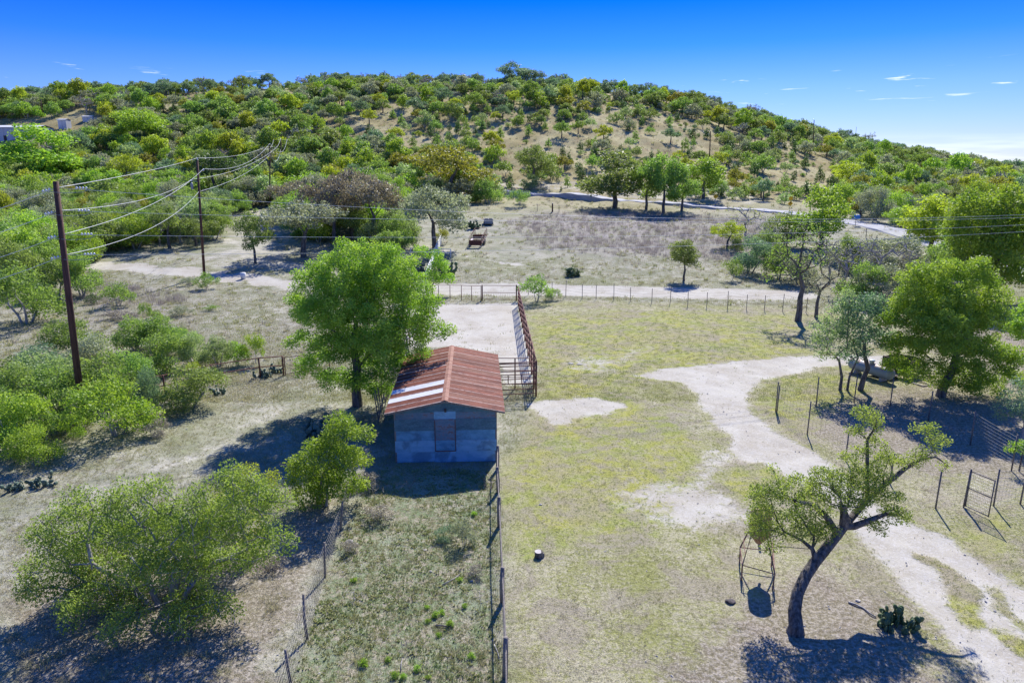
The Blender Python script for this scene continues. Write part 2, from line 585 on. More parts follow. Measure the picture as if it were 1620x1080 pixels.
def blobs(x, y, s, seed):
    r = np.random.default_rng(seed)
    o = 0
    for k in range(5):
        a, p, q = r.uniform(0, 2 * pi), r.uniform(0, 6), s * r.uniform(.6, 1.9)
        o = o + np.sin((x * cos(a) + y * sin(a)) * q + p + 1.2 * np.sin((y * cos(a) - x * sin(a)) * q * .7 + p * 2))
    return o / 5


def masks(x, y):
    wa = np.interp(y, [14, 60, 200], [.55, 1.0, 3.0])
    x0_, y0_ = x, y
    x = x + wa * (blobs(x0_, y0_, .9, 61) + .5 * blobs(x0_, y0_, 2.6, 62))
    y = y + wa * (blobs(x0_, y0_, .9, 63) + .5 * blobs(x0_, y0_, 2.6, 64))
    w1 = np.interp(y, [15, 40, 90, 200], [.5, .9, 1.6, 3])
    dirt = np.maximum.reduce([soft(P_DRIVE, x0_ + .25 * (x - x0_), y0_ + .25 * (y - y0_), .9) * 1.12, soft(P_DRIVE2, x, y, 2.0) * .8, soft(P_PEN, x0_, y0_, .8) * .95, soft(P_OVAL, x, y, .9),
                              soft(P_TOPROAD, x0_, y0_, 1.0), soft(P_LEFTROAD, x, y, .8), soft(P_TRACK, x, y, 2.6) * .62, soft(P_FARTRACK, x, y, .4) * .8] + [soft(p, x, y, 2.0) * .55 for p in P_BARE])
    isle = np.maximum.reduce([soft(p, x, y, .5) for p in P_ISLE])
    dirt = dirt * (1 - .85 * isle)
    yard = soft(P_YARD, x, y, 1.0)
    lawn = np.maximum.reduce([soft(P_LAWN, x, y, 3.0), soft(P_LAWN2, x, y, .8), soft(P_LAWN3, x, y, 1.0) * .7, isle])
    pad = soft(P_PAD, x0_, y0_, .5)
    lit = np.maximum.reduce([soft(p, x, y, 1.8) for p in P_LITTER])
    pur = .8 * np.maximum.reduce([soft(p, x, y, 9) for p in P_PURPLE])
    hill = np.clip((y - 130) / 50, 0, 1)
    return dirt, lawn, pad, lit, pur, hill, yard


gx = axis([(-4000, -700, 600, 60), (-700, -170, 25, 3.5), (-170, -48, 2.2, .8), (-48, -24, .6, .3), (-24, 26, .26, .26), (26, 60, .32, .8), (60, 190, 1, 3.5), (190, 700, 4, 25), (700, 4000, 60, 600)])
gy = axis([(-30, 12, 6, 1), (12, 50, .26, .3), (50, 85, .36, .55), (85, 180, .7, 1.5), (180, 400, 2.0, 4), (400, 900, 6, 40), (900, 9000, 60, 1200)])
XX, YY = np.meshgrid(gx, gy)
ZZ = hgt(XX, YY)
nx, ny = len(gx), len(gy)
X1, Y1, Z1 = XX.ravel(), YY.ravel(), ZZ.ravel()
M_ = masks(X1, Y1)
colA = np.stack([M_[0], M_[1], M_[2], np.ones_like(X1)], 1)
colB = np.stack([M_[3], M_[4], M_[5], M_[6]], 1)
# track ruts and tiny height steps where the drive is worn in
Z1 = Z1 - .02 * np.clip(M_[0], 0, 1) * (Y1 < 90)
quad = (np.arange(ny - 1)[:, None] * nx + np.arange(nx - 1)[None, :]).ravel()
FQ = np.stack([quad, quad + 1, quad + nx + 1, quad + nx], 1)
cx, cy = X1[FQ].mean(1), Y1[FQ].mean(1)


def ground_mat():
    m, t, out = new_mat('ground_surface')
    g = t.node('ShaderNodeNewGeometry')
    pos = g.outputs['Position']
    A = t.node('ShaderNodeAttribute', attribute_name='zoneA')
    B = t.node('ShaderNodeAttribute', attribute_name='zoneB')
    sa = t.node('ShaderNodeSeparateColor')
    t.l.new(A.outputs['Color'], sa.inputs[0])
    sb = t.node('ShaderNodeSeparateColor')
    t.l.new(B.outputs['Color'], sb.inputs[0])
    dirt, lawn, pad = sa.outputs[0], sa.outputs[1], sa.outputs[2]
    lit, pur, hill = sb.outputs[0], sb.outputs[1], sb.outputs[2]
    yard = B.outputs['Alpha']
    n0 = t.noise(.07, 4, .55, pos)
    n1 = t.noise(.35, 5, .6, pos, .4)
    n2 = t.noise(1.6, 5, .65, pos, .3)
    n3 = t.noise(7, 4, .7, pos)
    n4 = t.noise(26, 3, .7, pos)
    # dry grass field
    dry = t.mix(t.step(n1, .36, .66), (.255, .255, .175), (.43, .41, .325))
    dry = t.mix(t.math('MULTIPLY', t.step(n2, .48, .68), .6), dry, (.25, .275, .13))
    dry = t.mix(t.math('MULTIPLY', t.step(t.noise(.8, 5, .7, pos, .6), .54, .66), .55), dry, (.235, .195, .15))
    dry = t.mix(t.math('MULTIPLY', t.step(n0, .52, .62), .35), dry, (.23, .25, .11))
    # hill: tan with reddish bluestem
    hc = t.mix(t.step(n0, .40, .60), (.29, .24, .11), (.42, .37, .20))
    hc = t.mix(t.math('MULTIPLY', t.step(n1, .5, .7), .5), hc, (.28, .16, .09))
    hc = t.mix(t.math('MULTIPLY', t.step(n2, .5, .68), .55), hc, (.19, .20, .08))
    col = t.mix(hill, dry, hc)
    # purple grey dead weeds
    pc = t.mix(t.step(n2, .38, .62), (.22, .185, .175), (.35, .315, .285))
    col = t.mix(t.math('MULTIPLY', pur, t.step(n1, .30, .62)), col, pc)
    # yard: thin green grass over tan thatch
    ya = t.mix(t.step(t.math('ADD', t.math('MULTIPLY', n1, .45), t.math('MULTIPLY', n3, .55)), .40, .60), (.27, .275, .10), (.45, .415, .29))
    col = t.mix(yard, col, ya)
    lw = t.mix(t.step(n1, .35, .65), (.37, .36, .09), (.29, .32, .095))
    lw = t.mix(t.math('MULTIPLY', t.step(t.math('ADD', t.math('MULTIPLY', n2, .6), t.math('MULTIPLY', n3, .4)), .46, .60), .8), lw, (.40, .365, .23))
    lw = t.mix(t.math('MULTIPLY', t.step(t.noise(.22, 4, .6, pos, .8), .50, .62), .65), lw, (.34, .30, .19))
    lm = t.step(t.math('ADD', lawn, t.math('MULTIPLY', t.math('SUBTRACT', n1, .5), 1.3)), .38, .78)
    col = t.mix(lm, col, lw)
    # paddock weeds
    pd = t.mix(t.step(t.math('ADD', t.math('MULTIPLY', n2, .5), t.math('MULTIPLY', n3, .5)), .44, .58), (.20, .245, .13), (.37, .33, .25))
    pd = t.mix(t.math('MULTIPLY', t.step(n1, .5, .66), .5), pd, (.30, .34, .23))
    col = t.mix(pad, col, pd)
    # worn thatch patches in the yard
    th = t.noise(.5, 5, .65, t.scale_vec(pos, (1, 1.2, 1)), .9)
    col = t.mix(t.math('MULTIPLY', t.math('MULTIPLY', yard, t.step(th, .47, .60)), .62), col, (.32, .275, .225))
    # leaf litter
    lc = t.mix(t.step(n3, .40, .62), (.20, .165, .12), (.42, .37, .31))
    lf = t.step(t.math('ADD', lit, t.math('MULTIPLY', t.math('SUBTRACT', n2, .5), 1.4)), .42, .85)
    col = t.mix(t.math('MULTIPLY', lf, .8), col, lc)
    # fine speckle of thatch and soil
    sp = t.math('ADD', t.math('MULTIPLY', t.step(n4, .30, .72), .62), .70)
    spc = t.node('ShaderNodeCombineColor')
    for i in range(3):
        t.l.new(sp, spc.inputs[i])
    col = t.mix(.85, col, spc.outputs[0], 'MULTIPLY')
    # pale caliche dirt and gravel
    dc = t.mix(t.step(n1, .35, .65), (.39, .355, .285), (.48, .455, .385))
    dc = t.mix(t.math('MULTIPLY', t.step(n3, .5, .72), .45), dc, (.29, .25, .20))
    dc = t.mix(t.math('MULTIPLY', t.step(t.noise(.9, 5, .7, pos, 1.2), .52, .66), .5), dc, (.50, .475, .42))
    vor = t.node('ShaderNodeTexVoronoi')
    vor.inputs['Scale'].default_value = 14
    t.l.new(pos, vor.inputs['Vector'])
    vs = t.node('ShaderNodeSeparateColor')
    t.l.new(vor.outputs['Color'], vs.inputs[0])
    dc = t.mix(t.math('MULTIPLY', t.step(vs.outputs[0], .55, .95), .4), dc, (.55, .53, .50))
    dm = t.math('ADD', dirt, t.math('ADD', t.math('MULTIPLY', t.math('SUBTRACT', n2, .5), .9), t.math('MULTIPLY', t.math('SUBTRACT', n3, .5), .55)))
    dm = t.math('ADD', dm, t.math('MULTIPLY', t.math('SUBTRACT', n1, .5), .6))
    dm = t.step(dm, .36, .74)
    col = t.mix(dm, col, dc)
    hgt_ = t.math('ADD', t.math('MULTIPLY', n3, .6), t.math('MULTIPLY', n4, .4))
    hs = t.math('MULTIPLY', hgt_, t.math('SUBTRACT', 1.0, t.math('MULTIPLY', dm, .7)))
    b = bsdf(t, col, .95, .1, 0, bump(t, hs, .9, .11))
    t.l.new(b.outputs[0], out.inputs[0])
    return m


GROUND = ground_mat()
dirt_c = M_[0][FQ].mean(1)


def ground_piece(name, sel, label):
    f = FQ[sel]
    used, inv = np.unique(f, return_inverse=True)
    f2 = inv.reshape(f.shape)
    me = mesh_of(name, np.stack([X1, Y1, Z1], 1)[used], f2, [GROUND], smooth=True,
                 attrs={'zoneA': ('FLOAT_COLOR', 'POINT', colA[used]), 'zoneB': ('FLOAT_COLOR', 'POINT', colB[used])})
    return tag(link(name, me), label, kind='structure')


def at_cells(Ps, thr=.45, extra=1.0):
    m = np.zeros(len(cx), bool)
    for P, wd in Ps:
        m |= soft(P, cx, cy, wd) > thr
    return m


s_drive = at_cells([(P_DRIVE, .8), (P_DRIVE2, 1.3)]) & ~at_cells([(p, .5) for p in P_ISLE])
s_pen = at_cells([(P_PEN, .8)]) & ~s_drive
s_top = at_cells([(P_TOPROAD, 1.2), (P_LEFTROAD, .8)]) & ~s_drive & ~s_pen
s_hill = (cy > 165) & ~s_top
s_near = ~(s_drive | s_pen | s_top | s_hill)
ground_piece('ground', s_near, 'dry grass and thin yard turf around the shed')
ground_piece('hill', s_hill, 'tan grassy hill rising behind the pastures')
ground_piece('gravel_driveway', s_drive, 'pale gravel driveway curving down to the bottom right corner')
ground_piece('dirt_pen_floor', s_pen, 'bare pale dirt floor of the pen behind the shed')
ground_piece('dirt_road', s_top, 'pale dirt road crossing behind the pen and yard')


# asphalt road, draped
def road():
    L = [G(u, v) for u, v in ROAD_PX]
    pts = []
    for i in range(len(L) - 1):
        n = max(2, int((L[i + 1] - L[i]).length / 1.5))
        for k in range(n):
            pts.append(L[i].lerp(L[i + 1], k / n))
    for _ in range(30):
        pts = [pts[0]] + [(pts[i - 1] + pts[i] * 2 + pts[i + 1]) / 4 for i in range(1, len(pts) - 1)] + [pts[-1]]
    offs = [-2.9, -2.6, -1.2, 0, 1.2, 2.6, 2.9]
    V, F = [], []
    for i, p in enumerate(pts):
        d = pts[min(i + 1, len(pts) - 1)] - pts[max(i - 1, 0)]
        d.z = 0
        d.normalize()
        n = Vector((-d.y, d.x, 0))
        zs = max(hz((p + n * o).x, (p + n * o).y) for o in (-2.9, 0, 2.9))
        for o in offs:
            q = p + n * o
            V.append((q.x, q.y, (hz(q.x, q.y) - .15) if abs(o) > 2.7 else zs + .12))
        if i:
            b = (i - 1) * 7
            for k in range(6):
                F.append((b + k, b + k + 1, b + k + 8, b + k + 7))
    m = simple('asphalt_road', (.32, .32, .335), (.42, .42, .435), .8, .9, bumpd=.01)
    o = link('asphalt_road', mesh_of('asphalt_road', V, F, [m], smooth=False))
    tag(o, 'grey paved country road curving along the foot of the hill', kind='structure')


road()


# ------------------------------------------------------------------ trees
def crown_clusters(lobes, spacing, rng, shell=.45, low=.1):
    pts = []
    for (c, r) in lobes:
        r = np.array(r, float) if hasattr(r, '__len__') else np.array([r, r, r], float)
        n = max(3, int(3.2 * (r[0] * r[1] * r[2]) ** (2 / 3) / spacing ** 2 * 3))
        d = rng.normal(size=(n, 3))
        d /= np.linalg.norm(d, axis=1)[:, None]
        d[:, 2] = np.where(d[:, 2] < -.35, -d[:, 2] * .6, d[:, 2])
        rad = rng.uniform(shell, 1, n) ** .6
        P = np.array(c) + d * rad[:, None] * r * .88
        pts.append(P)
    P = np.concatenate(pts)
    rng.shuffle(P)
    keep = []
    for p in P:
        if all(((p - q) ** 2).sum() > spacing ** 2 for q in keep):
            keep.append(p)
    return np.array(keep)


def leaves(P, R, per, size, rng, flat=.7, droop=0.0, aspect=.5):
    """diamond-shaped leaf sprays round each cluster centre"""
    N = len(P) * per
    ci = np.repeat(np.arange(len(P)), per)
    d = rng.normal(size=(N, 3))
    d /= np.linalg.norm(d, axis=1)[:, None] + 1e-9
    rr = rng.uniform(0, 1, N) ** .45
    off = d * rr[:, None] * R
    off[:, 2] *= flat
    C = P[ci] + off
    ax = rng.normal(size=(N, 3))
    ax[:, 2] -= droop
    ax += d * .6
    ax /= np.linalg.norm(ax, axis=1)[:, None]
    up = rng.normal(size=(N, 3)) * .9 + np.array([0, 0, .8])
    sd_ = np.cross(ax, up)
    sd_ /= np.linalg.norm(sd_, axis=1)[:, None] + 1e-9
    s = size * rng.uniform(.6, 1.35, N)
    a = ax * (s * .5)[:, None]
    b = sd_ * (s * aspect * .5)[:, None]
    V = np.stack([C - a, C + b, C + a, C - b], 1).reshape(-1, 3)
    F = np.arange(N * 4).reshape(N, 4)
    ct = rng.uniform(0, 1, len(P))
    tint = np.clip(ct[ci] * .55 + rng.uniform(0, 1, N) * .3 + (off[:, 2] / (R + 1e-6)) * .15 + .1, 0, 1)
    return V, F, np.repeat(tint, 4)


def branch_nodes(trunks, targets, rng, sag=.12, seg=.7):
    """grow limbs from trunk polylines to every cluster centre"""
    pos, par, fixr = [], [], {}
    for tr in trunks:
        for i, (p, r) in enumerate(tr['pts']):
            pos.append(np.array(p, float))
            par.append(tr.get('root', -1) if i == 0 else len(pos) - 2)
            fixr[len(pos) - 1] = r
    rootd = np.array([.0] * len(pos))
    for i in range(len(pos)):
        if par[i] >= 0:
            rootd[i] = rootd[par[i]] + np.linalg.norm(pos[i] - pos[par[i]])
    rootd = list(rootd)
    base = pos[0]
    can = set(range(len(pos)))
    nt = len(pos)
    # do not attach to the lowest trunk nodes
    zmin = min(p[2] for p in pos)
    order = np.argsort([np.linalg.norm(t - pos[nt - 1]) for t in targets])
    for j in order:
        t = targets[j]
        A = np.array(pos)
        d = np.linalg.norm(A - t, axis=1) + .25 * np.array(rootd)
        d += np.where(A[:, 2] > t[2] + .2, (A[:, 2] - t[2]) * .8, 0)
        d[:nt] += np.array([2.0 * (1 - min(1, (k + 1) / nt * 2)) if k < nt else 0 for k in range(nt)])
        i = int(np.argmin(d))
        a = A[i]
        L = np.linalg.norm(t - a)
        n = max(1, int(L / seg))
        prev = i
        jit = rng.normal(size=(n + 1, 3)) * .07 * L / n
        for k in range(1, n + 1):
            f = k / n
            p = a + (t - a) * f
            p[2] += sin(f * pi) * L * sag
            if k < n:
                p = p + jit[k] * 2
            pos.append(p)
            par.append(prev)
            rootd.append(rootd[prev] + L / n)
            prev = len(pos) - 1
    return pos, par, fixr


def limbs_mesh(pos, par, fixr, tip=.008, expo=2.3, n_big=9, rmax=None):
    N = len(pos)
    area = np.zeros(N)
    kids = [[] for _ in range(N)]
    for i, p in enumerate(par):
        if p >= 0:
            kids[p].append(i)
    for i in range(N - 1, -1, -1):
        if not kids[i]:
            area[i] = tip ** expo
        if par[i] >= 0:
            area[par[i]] += area[i]
    r = area ** (1 / expo)
    for i, v in fixr.items():
        r[i] = max(v, .001)
    for i in range(N):
        if par[i] >= 0 and i not in fixr:
            r[i] = min(r[i], r[par[i]] * .85)
    main = {}
    for i in range(N):
        if kids[i]:
            main[i] = max(kids[i], key=lambda k: r[k])
    V, F = [], []
    def frame(d):
        L = np.linalg.norm(d)
        d = d / L if L > 1e-6 else np.array([0., 0., 1.])
        a = np.cross(d, [0, 1, 0] if abs(d[1]) < .9 else [1, 0, 0])
        a /= np.linalg.norm(a)
        return a, np.cross(d, a)
    for i in range(N):
        p = par[i]
        if p < 0:
            continue
        n = n_big if r[p] > .06 else (5 if r[p] > .02 else 3)
        d1 = pos[i] - pos[p]
        if main.get(i) is not None:
            dn = pos[main[i]] - pos[i]
            d2 = d1 / (np.linalg.norm(d1) + 1e-9) + dn / (np.linalg.norm(dn) + 1e-9)
        else:
            d2 = d1
        if main.get(p) == i and par[p] >= 0:
            dp = pos[p] - pos[par[p]]
            d0 = d1 / (np.linalg.norm(d1) + 1e-9) + dp / (np.linalg.norm(dp) + 1e-9)
        else:
            d0 = d1
        b = len(V)
        r0 = r[p] if main.get(p) == i else min(r[i] * 1.15, r[p])
        for c, dd, rad in ((pos[p], d0, r0), (pos[i], d2, r[i])):
            a, bb = frame(dd)
            for k in range(n):
                t = 2 * pi * k / n
                V.append(c + (a * cos(t) + bb * sin(t)) * rad)
        for k in range(n):
            F.append((b + k, b + (k + 1) % n, b + n + (k + 1) % n, b + n + k))
    return V, F


def make_tree(trunks, lobes, spacing, R, per, size, seed, flat=.7, twigs=0, tip=.008, shell=.45, aspect=.5, droop=0, sag=.1, jitter=0):
    rng = np.random.default_rng(seed)
    P = crown_clusters(lobes, spacing, rng, shell)
    pos, par, fixr = branch_nodes(trunks, list(P), rng, sag)
    if twigs:
        n0 = len(pos)
        tips = [i for i in range(n0) if i not in set(par) or rng.random() < .25]
        for i in tips:
            for _ in range(twigs):
                d = rng.normal(size=3)
                d /= np.linalg.norm(d)
                pos.append(pos[i] + d * R * rng.uniform(.5, 1.1))
                par.append(i)
    Vb, Fb = limbs_mesh(pos, par, fixr, tip)
    Vl, Fl, tint = leaves(P, R, per, size, rng, flat, droop, aspect)
    return (Vb, Fb), (Vl, Fl, tint)


def tree_meshes(name, tr, bark, leafm, separate=True):
    (Vb, Fb), (Vl, Fl, tint) = tr
    if separate:
        return (mesh_of(name + '_trunk', Vb, Fb, [bark], smooth=True),
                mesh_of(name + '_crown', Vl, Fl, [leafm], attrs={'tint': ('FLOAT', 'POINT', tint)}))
    Vb = np.array(Vb).reshape(-1, 3)
    F = [tuple(f) for f in Fb] + [tuple(int(i) + len(Vb) for i in f) for f in Fl]
    return mesh_of(name, np.concatenate([Vb, Vl]), F, [leafm, bark], mi=[1] * len(Fb) + [0] * len(Fl),
                   attrs={'tint': ('FLOAT', 'POINT', np.concatenate([np.zeros(len(Vb)), tint]))})


def hero_tree(name, label, cat, base, tr, bark, leafm, group=None):
    """tree data given in world coordinates; the Empty stands at its foot"""
    root = thing(name, label, cat, base, 0, group)
    (Vb, Fb), (Vl, Fl, tint) = tr
    b = np.array(base)
    link('trunk', mesh_of('trunk', np.array(Vb) - b, Fb, [bark], smooth=True), root)
    link('crown', mesh_of('crown', Vl - b, Fl, [leafm], attrs={'tint': ('FLOAT', 'POINT', tint)}), root)
    return root


def px_lobes(L, y, sq=.9, seed=0, ydepth=1.0):
    rng = np.random.default_rng(seed)
    out = []
    for l in L:
        u, v, rp = l[:3]
        dy = l[3] if len(l) > 3 else 0
        p = W(u, v, y + dy)
        dep = (y + dy) * cos(PITCH) + (CAM_H - p.z) * sin(PITCH)
        r = rp / FPX * dep
        out.append(((p.x, p.y, p.z), (r, r * ydepth, r * sq)))
    return out


# prototypes -----------------------------------------------------------------
def proto_tree(kind, seed, lod):
    rng = np.random.default_rng(seed)
    mid = lod == 'mid'
    if kind == 'oak':          # broad crown on visible limbs, height ~7
        H = 6.5
        lobes = []
        for k in range(7):
            a = 2 * pi * k / 7 + rng.uniform(-.4, .4)
            q = rng.uniform(1.5, 2.9)
            lobes.append(((cos(a) * q, sin(a) * q, rng.uniform(2.2, 4.7)), (rng.uniform(1.3, 1.9), rng.uniform(1.3, 1.9), rng.uniform(1.0, 1.5))))
        lobes.append(((rng.uniform(-.5, .5), rng.uniform(-.5, .5), 5.2), (1.9, 1.9, 1.2)))
        tr = [{'pts': [((0, 0, -.3), .30), ((.05, .1, .7), .25), ((rng.uniform(-.3, .3), .1, 1.7), .22), ((rng.uniform(-.4, .4), 0, 2.6), .16)]}]
        a = dict(spacing=.8, R=.78, per=95 if mid else 38, size=.28 if mid else .46, flat=.75, tip=.02)
    elif kind == 'elm':        # dense tall bright
        lobes = []
        for k in range(9):
            a = 2 * pi * k / 9 + rng.uniform(-.4, .4)
            q = rng.uniform(.9, 2.2)
            lobes.append(((cos(a) * q, sin(a) * q, rng.uniform(2.0, 5.4)), rng.uniform(1.1, 1.7)))
        lobes.append(((0, 0, 6), (1.3, 1.3, 1.1)))
        tr = [{'pts': [((0, 0, -.3), .24), ((.1, 0, .8), .2), ((0, .1, 1.8), .17), ((.1, 0, 3), .12)]}]
        a = dict(spacing=.75, R=.78, per=110 if mid else 40, size=.28 if mid else .46, flat=.85, tip=.016)
    elif kind == 'mesquite':   # multi stem, rounded, foliage low
        lobes = []
        for k in range(8):
            a = 2 * pi * k / 8 + rng.uniform(-.4, .4)
            q = rng.uniform(.9, 1.9)
            lobes.append(((cos(a) * q, sin(a) * q, rng.uniform(.8, 2.8)), rng.uniform(.9, 1.3)))
        lobes.append(((0, 0, 3.1), (1.2, 1.2, .9)))
        tr = [{'pts': [((.1 * k, .12 * ((k * 7) % 3 - 1), -.3), .10), ((.5 * (k - 1), .4 * ((k * 5) % 3 - 1), .7), .08), ((.9 * (k - 1), .7 * ((k * 5) % 3 - 1), 1.4), .06)]} for k in range(3)]
        a = dict(spacing=.62, R=.66, per=135 if mid else 34, size=.19 if mid else .38, flat=.85, tip=.013)
    elif kind == 'shrub':      # foliage to the ground, ~1.6 high
        lobes = []
        for k in range(7):
            a = 2 * pi * k / 7 + rng.uniform(-.4, .4)
            q = rng.uniform(.3, .95)
            lobes.append(((cos(a) * q, sin(a) * q, rng.uniform(.35, 1.1)), rng.uniform(.35, .6)))
        lobes.append(((0, 0, 1.15), (.55, .55, .45)))
        tr = [{'pts': [((.03 * k, .03, -.1), .03), ((.2 * (k - 1), .2 * ((k * 5) % 3 - 1), .4), .02)]} for k in range(3)]
        a = dict(spacing=.32, R=.3, per=70 if mid else 24, size=.11 if mid else .2, flat=.85, tip=.006)
    elif kind == 'juniper':    # dense dark cone, ~2.4 high
        lobes = [((0, 0, .5), (.85, .85, .5)), ((.1, 0, 1.1), (.7, .7, .5)), ((0, .1, 1.7), (.48, .48, .5)), ((0, 0, 2.2), (.22, .22, .35)),
                 ((rng.uniform(-.5, .5), rng.uniform(-.4, .4), 1.2), (.5, .5, .5))]
        tr = [{'pts': [((0, 0, -.1), .07), ((0, 0, 1.0), .05), ((0, 0, 2.0), .02)]}]
        a = dict(spacing=.34, R=.30, per=60 if mid else 26, size=.13 if mid else .22, flat=1.0, tip=.006, shell=.7)
    elif kind == 'bare':
        lobes = []
        for k in range(7):
            a_ = 2 * pi * k / 7 + rng.uniform(-.4, .4)
            q = rng.uniform(1.1, 2.3)
            lobes.append(((cos(a_) * q, sin(a_) * q, rng.uniform(2.2, 4.3)), rng.uniform(.9, 1.3)))
        tr = [{'pts': [((0, 0, -.3), .2), ((.1, .1, .8), .16), ((-.1, 0, 1.7), .13)]}]
        a = dict(spacing=.7, R=.62, per=9 if mid else 5, size=.2 if mid else .34, flat=.8, tip=.022 if mid else .035, twigs=4)
    return make_tree(tr, lobes, seed=seed, **a)


PROTO = {}


def get_proto(kind, var, lod):
    key = (kind, var, lod)
    if key not in PROTO:
        tr = proto_tree(kind, sum(ord(ch) for ch in kind) * 10 + var * 3 + (0 if lod == 'mid' else 500), lod)
        V = tr[1][0]
        lo, hi = V.min(0), V.max(0)
        PROTO[key] = dict(tr=tr, w=(np.percentile(V[:, 0], 99) - np.percentile(V[:, 0], 1)), h=np.percentile(V[:, 2], 99.5), m={})
    return PROTO[key]


BARKOF = {'bare': 'g', 'mesquite': 'g', 'oak': 'b', 'elm': 'b', 'shrub': 'g', 'juniper': 'b'}
CATN = {'oak': ('oak_tree', 'tree'), 'elm': ('leafy_tree', 'tree'), 'mesquite': ('mesquite_tree', 'tree'), 'shrub': ('shrub', 'shrub'), 'juniper': ('juniper_bush', 'bush'), 'bare': ('bare_tree', 'tree')}


def place(kind, var, leaf, x, y, sx, sz, rot, label, group, parts=True, lod='mid', name=None, cat=None):
    P = get_proto(kind, var, lod)
    key = (leaf, parts)
    bark = BARK if BARKOF[kind] == 'b' else BARK_GREY
    if key not in P['m']:
        P['m'][key] = tree_meshes(CATN[kind][0], P['tr'], bark, LEAF[leaf], parts)
    nm, ct = CATN[kind]
    z = hz(x, y) - .05
    if parts:
        t = thing(name or nm, label, cat or ct, (x, y, z), rot, group)
        t.scale = (sx, sx, sz)
        link('trunk', P['m'][key][0], t)
        link('crown', P['m'][key][1], t)
        return t
    o = link(name or nm, P['m'][key], None, (x, y, z), (0, 0, rot), (sx, sx, sz))
    return tag(o, label, cat or ct, group)


def place_px(kind, var, leaf, u, v, wpx, hpx, label, group=None, rot=None, lod='mid', name=None, cat=None):
    g = G(u, v)
    P = get_proto(kind, var, lod)
    dep = g.y * cos(PITCH) + (CAM_H - g.z) * sin(PITCH)
    wm = wpx / FPX * dep
    top = W(u, v - hpx, g.y)
    hm = top.z - g.z
    if kind in ('mesquite', 'shrub') and u < 420:
        wm *= 1.12
        hm *= 1.04
    return place(kind, var, leaf, g.x, g.y, wm / P['w'], hm / P['h'], random.uniform(0, 6.28) if rot is None else rot, label, group, True, lod, name, cat)


#@@TREES
# ---- hero trees
def H(u, v, y):
    p = W(u, v, y)
    return (p.x, p.y, p.z)


# 1 the tall tree left of the shed
b = G(566, 642)
y = b.y
lobes = px_lobes([(540, 450, 62), (610, 432, 55), (655, 470, 45), (500, 500, 42), (575, 520, 68), (640, 530, 48), (690, 520, 24), (635, 585, 32), (665, 565, 22), (520, 555, 45),
                  (585, 590, 35), (478, 540, 24), (560, 410, 35), (610, 470, 60, 1.5), (550, 490, 60, -1.2), (590, 450, 60, 2.2), (600, 540, 50, -1.8), (500, 450, 35), (700, 520, 14),
                  (470, 480, 20), (520, 600, 28), (560, 610, 30), (490, 580, 24), (600, 620, 22), (545, 560, 45), (610, 560, 40), (660, 500, 35), (500, 500, 40, -2)], y, .95)
tr = make_tree([{'pts': [((b.x, b.y, b.z - .3), .34), ((b.x - .05, b.y, b.z + 1), .28), ((b.x + .1, b.y, b.z + 2.4), .25), ((b.x - .1, b.y + .1, b.z + 3.8), .2), ((b.x + .2, b.y, b.z + 5.2), .14)]}],
               lobes, .60, .56, 340, .14, 101, .8, twigs=2, tip=.009, aspect=.42)
hero_tree('leafy_tree', 'tall bright green tree with a dense crown against the left side of the rusty shed', 'tree', b, tr, BARK, LEAF['bright'])

# 2 the leafy bush-tree in front of the shed's left corner
b = G(505, 800)
y = b.y
lobes = px_lobes([(545, 690, 35), (510, 720, 35), (480, 750, 30), (550, 730, 35), (520, 770, 38), (490, 785, 28), (560, 770, 22, .3), (570, 690, 18), (535, 665, 16), (470, 735, 18)], y, 1)
tr = make_tree([{'pts': [((b.x, b.y, b.z - .2), .08), ((b.x + .1, b.y, b.z + .8), .06), ((b.x + .25, b.y, b.z + 1.5), .05)]},
                {'pts': [((b.x + .3, b.y, b.z - .2), .07), ((b.x + .4, b.y, b.z + .9), .05)]}], lobes, .34, .36, 150, .115, 102, .9, twigs=2, tip=.006, aspect=.5)
hero_tree('leafy_tree', 'small bright green tree in front of the left corner of the shed', 'tree', b, tr, BARK_GREY, LEAF['bright'])

# 3 the sprawling grey-twigged thicket tree, bottom left
b = G(255, 958)
y = b.y
L3 = [(60, 900, 34), (60, 935, 30, -.6), (125, 962, 34, -1.2), (200, 985, 34, -1.7), (280, 985, 32, -1.6), (345, 965, 30, -1.0), (440, 860, 26), (90, 830, 34), (140, 880, 50, .6), (110, 860, 45), (70, 850, 30), (160, 815, 45), (230, 840, 60), (200, 790, 38), (300, 800, 45), (340, 830, 55), (400, 790, 45), (370, 760, 30), (430, 800, 32), (290, 890, 60),
      (190, 910, 55), (110, 920, 42), (350, 900, 45), (300, 950, 35), (400, 880, 35), (140, 940, 40), (240, 780, 32), (120, 790, 24), (200, 950, 35), (330, 960, 28),
      (250, 850, 55, 1.6), (330, 850, 55, 2.2), (180, 850, 50, 1.8), (250, 900, 50, -1), (430, 840, 26)]
lobes = px_lobes(L3, y, .75)
tk = []
for dx, dy, tx, ty in ((0, 0, -.9, .2), (.25, .2, .6, .4), (-.3, .1, -1.6, -.3), (.5, -.1, 1.5, 0), (.1, .3, .1, 1.0)):
    tk.append({'pts': [((b.x + dx, b.y + dy, b.z - .2), .11), ((b.x + dx + tx * .4, b.y + dy + ty * .4, b.z + .8), .085), ((b.x + dx + tx, b.y + dy + ty, b.z + 1.7), .065)]})
tr = make_tree(tk, lobes, .38, .44, 235, .085, 103, .9, twigs=6, tip=.009, aspect=.5)
hero_tree('thicket_tree', 'wide low sprawling tree with pale grey twigs showing through its leaves', 'tree', b, tr, BARK_GREY, LEAF['thicket'])

